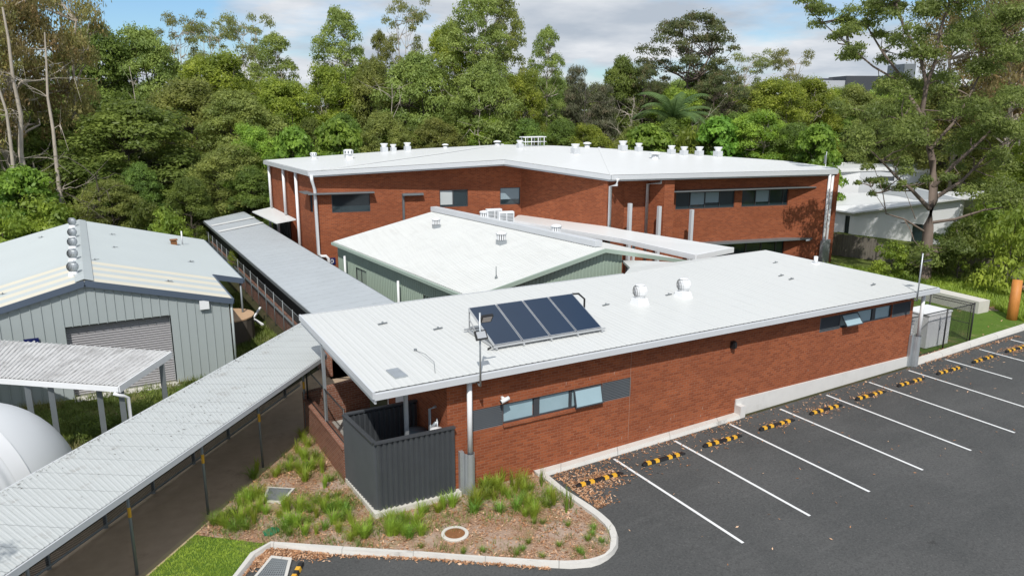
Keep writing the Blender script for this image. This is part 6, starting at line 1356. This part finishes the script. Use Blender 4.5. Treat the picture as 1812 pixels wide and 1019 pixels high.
for k in range(len(kout)-8, len(kout)-2):
    a, b = kout[k], kout[k+1]; L_ = math.hypot(b[0]-a[0], b[1]-a[1]); nx_, ny_ = (b[1]-a[1])/L_, -(b[0]-a[0])/L_
    for _ in range(int(110*L_)): u = RNG.random(); o_ = abs(RNG.normal())*.07+.02; pts.append((a[0]+(b[0]-a[0])*u-nx_*o_*0+(-ny_*0), a[1]+(b[1]-a[1])*u)) if False else pts.append((a[0]+(b[0]-a[0])*u-(-(b[1]-a[1])/L_)*-o_*(-1)*0, a[1]+(b[1]-a[1])*u-o_))
for _ in range(800): q = AT(470+RNG.random()*110, 975+RNG.random()*14, 0); pts.append((q.x+RNG.normal()*.08, q.y+RNG.normal()*.08))
for _ in range(500): q = AT(452+RNG.random()*25, 975+RNG.random()*30, 0); pts.append((q.x+RNG.normal()*.1, q.y+RNG.normal()*.1))
litter('leaf_litter', pts, .085, 'dry brown fallen leaves blown along kerbs and wheel stops', M['litter'])
def inb(n, poly, dens=None):
    out = []; x0, x1 = min(p[0] for p in poly), max(p[0] for p in poly); y0, y1 = min(p[1] for p in poly), max(p[1] for p in poly)
    while len(out) < n:
        x, y = x0+RNG.random()*(x1-x0), y0+RNG.random()*(y1-y0)
        if inpoly(x, y, poly) and (dens is None or RNG.random() < dens(x, y)): out.append((x, y))
    return out
litter('mulch_chips', inb(6500, GARDEN, lambda x, y: .15+.85*nz(x, y, 1.9)), .085, 'brown bark chips and dry leaves spread over the garden bed', M['litter'], .045)
litter('verge_litter', inb(2500, [(41.5, 19.4), (48, 19.35), (46, 23), (40.4, 21.3)])+inb(250, rl, None)+[(29.6+RNG.random()*4, 18.25+RNG.random()*.15) for _ in range(500)], .13, 'fallen leaves and bark around the timber pole', M['litter'], .075)
V = []
for k in range(620):
    if k < 480: tt, s = 8+RNG.random()*19, -14.72+abs(RNG.normal())*.16
    elif k < 800: tt, s = 17.2+RNG.normal()*1.3, -13.0+RNG.normal()*.5
    else: tt, s = 8+RNG.random()*18, -14.6+RNG.random()*2.8
    s = min(-11.75, max(-14.72, s)); z = 2.36+(s+14.75)*.083+.022; l = .015+.03*RNG.random(); w = l*(.12+.2*RNG.random()); a = RNG.normal()*.35+(0 if k < 480 else 1.57)
    p = np.array(CW(tt, s, z)); d0 = np.array(DC)*math.cos(a)+np.array(NC)*math.sin(a); s0 = np.array([-d0[1], d0[0], .15])*w; V += [p-d0*l, p+s0, p+d0*l, p-s0]
o = fastmesh('roof_debris', np.array(V), 4, M['bark_dk']); tag(o, 'dark twigs and leaf debris lying on the diagonal walkway roof', 'debris', kind='stuff')
# ======================= camera, light, sky
cam = bpy.data.objects.new('camera', bpy.data.cameras.new('camera')); C.objects.link(cam); cam.data.sensor_width = 36; cam.data.lens = 36*FPX/1812; cam.data.clip_end = 5000; cam.data.clip_start = .1
m = Matrix((CR, CU, -CF)).transposed().to_4x4(); m.translation = CAM; cam.matrix_world = m; bpy.context.scene.camera = cam
SAZ, SEL = R(211), R(50)
sd = Vector((math.sin(SAZ)*math.cos(SEL), math.cos(SAZ)*math.cos(SEL), math.sin(SEL)))
su = bpy.data.lights.new('sun', 'SUN'); su.energy = 4.0; su.angle = R(.55); su.color = (1, .965, .91); so = bpy.data.objects.new('sun', su); C.objects.link(so); so.rotation_euler = sd.to_track_quat('Z', 'Y').to_euler(); so.location = (0, 0, 60)
w = bpy.data.worlds.new('World'); bpy.context.scene.world = w; w.use_nodes = True; nt = w.node_tree; bg = nt.nodes['Background']
sk = N(nt, 'ShaderNodeTexSky'); sk.sky_type = 'NISHITA'; sk.sun_disc = False; sk.sun_elevation = SEL; sk.sun_rotation = SAZ; sk.air_density = 1.; sk.dust_density = .6; sk.ozone_density = 1.3
tc = N(nt, 'ShaderNodeTexCoord'); sx = N(nt, 'ShaderNodeSeparateXYZ'); L(nt, tc.outputs['Generated'], sx.inputs[0])
zz = math_(nt, 'ADD', math_(nt, 'MAXIMUM', sx.outputs[2], 0), .16)
cx = N(nt, 'ShaderNodeCombineXYZ'); L(nt, math_(nt, 'DIVIDE', sx.outputs[0], zz), cx.inputs[0]); L(nt, math_(nt, 'DIVIDE', sx.outputs[1], zz), cx.inputs[1])
mp = N(nt, 'ShaderNodeMapping'); L(nt, cx.outputs[0], mp.inputs[0]); mp.inputs['Location'].default_value = CLOUD_OFF; mp.inputs['Scale'].default_value = (.8, .8, 1)
n1 = noise(nt, mp.outputs[0], .75, 9, .56); n2 = noise(nt, mp.outputs[0], 1.7, 7, .55)
cov = ramp(nt, n1, [(.38, 0), (.5, 1)])
shade = mixc(nt, ramp(nt, n2, [(.36, 0), (.66, 1)]), (4.6, 5.2, 6.0), (8.3, 8.5, 8.8))
shade = mixc(nt, ramp(nt, n1, [(.52, 0), (.75, .45)]), shade, (4.2, 4.8, 5.6))
skc = mixc(nt, 1.0, sk.outputs[0], (.78, 1.0, 1.22), 'MULTIPLY')
col = mixc(nt, cov, skc, shade); L(nt, col, bg.inputs[0]); bg.inputs[1].default_value = .105
sc = bpy.context.scene; sc.view_settings.view_transform = 'Standard'; sc.view_settings.look = 'None'; sc.view_settings.exposure = 0; sc.view_settings.gamma = 1
sc.cycles.max_bounces = 6; sc.cycles.transparent_max_bounces = 12; sc.cycles.use_denoising = True
for o in list(bpy.data.objects):
    if '_org' in o: del o['_org']
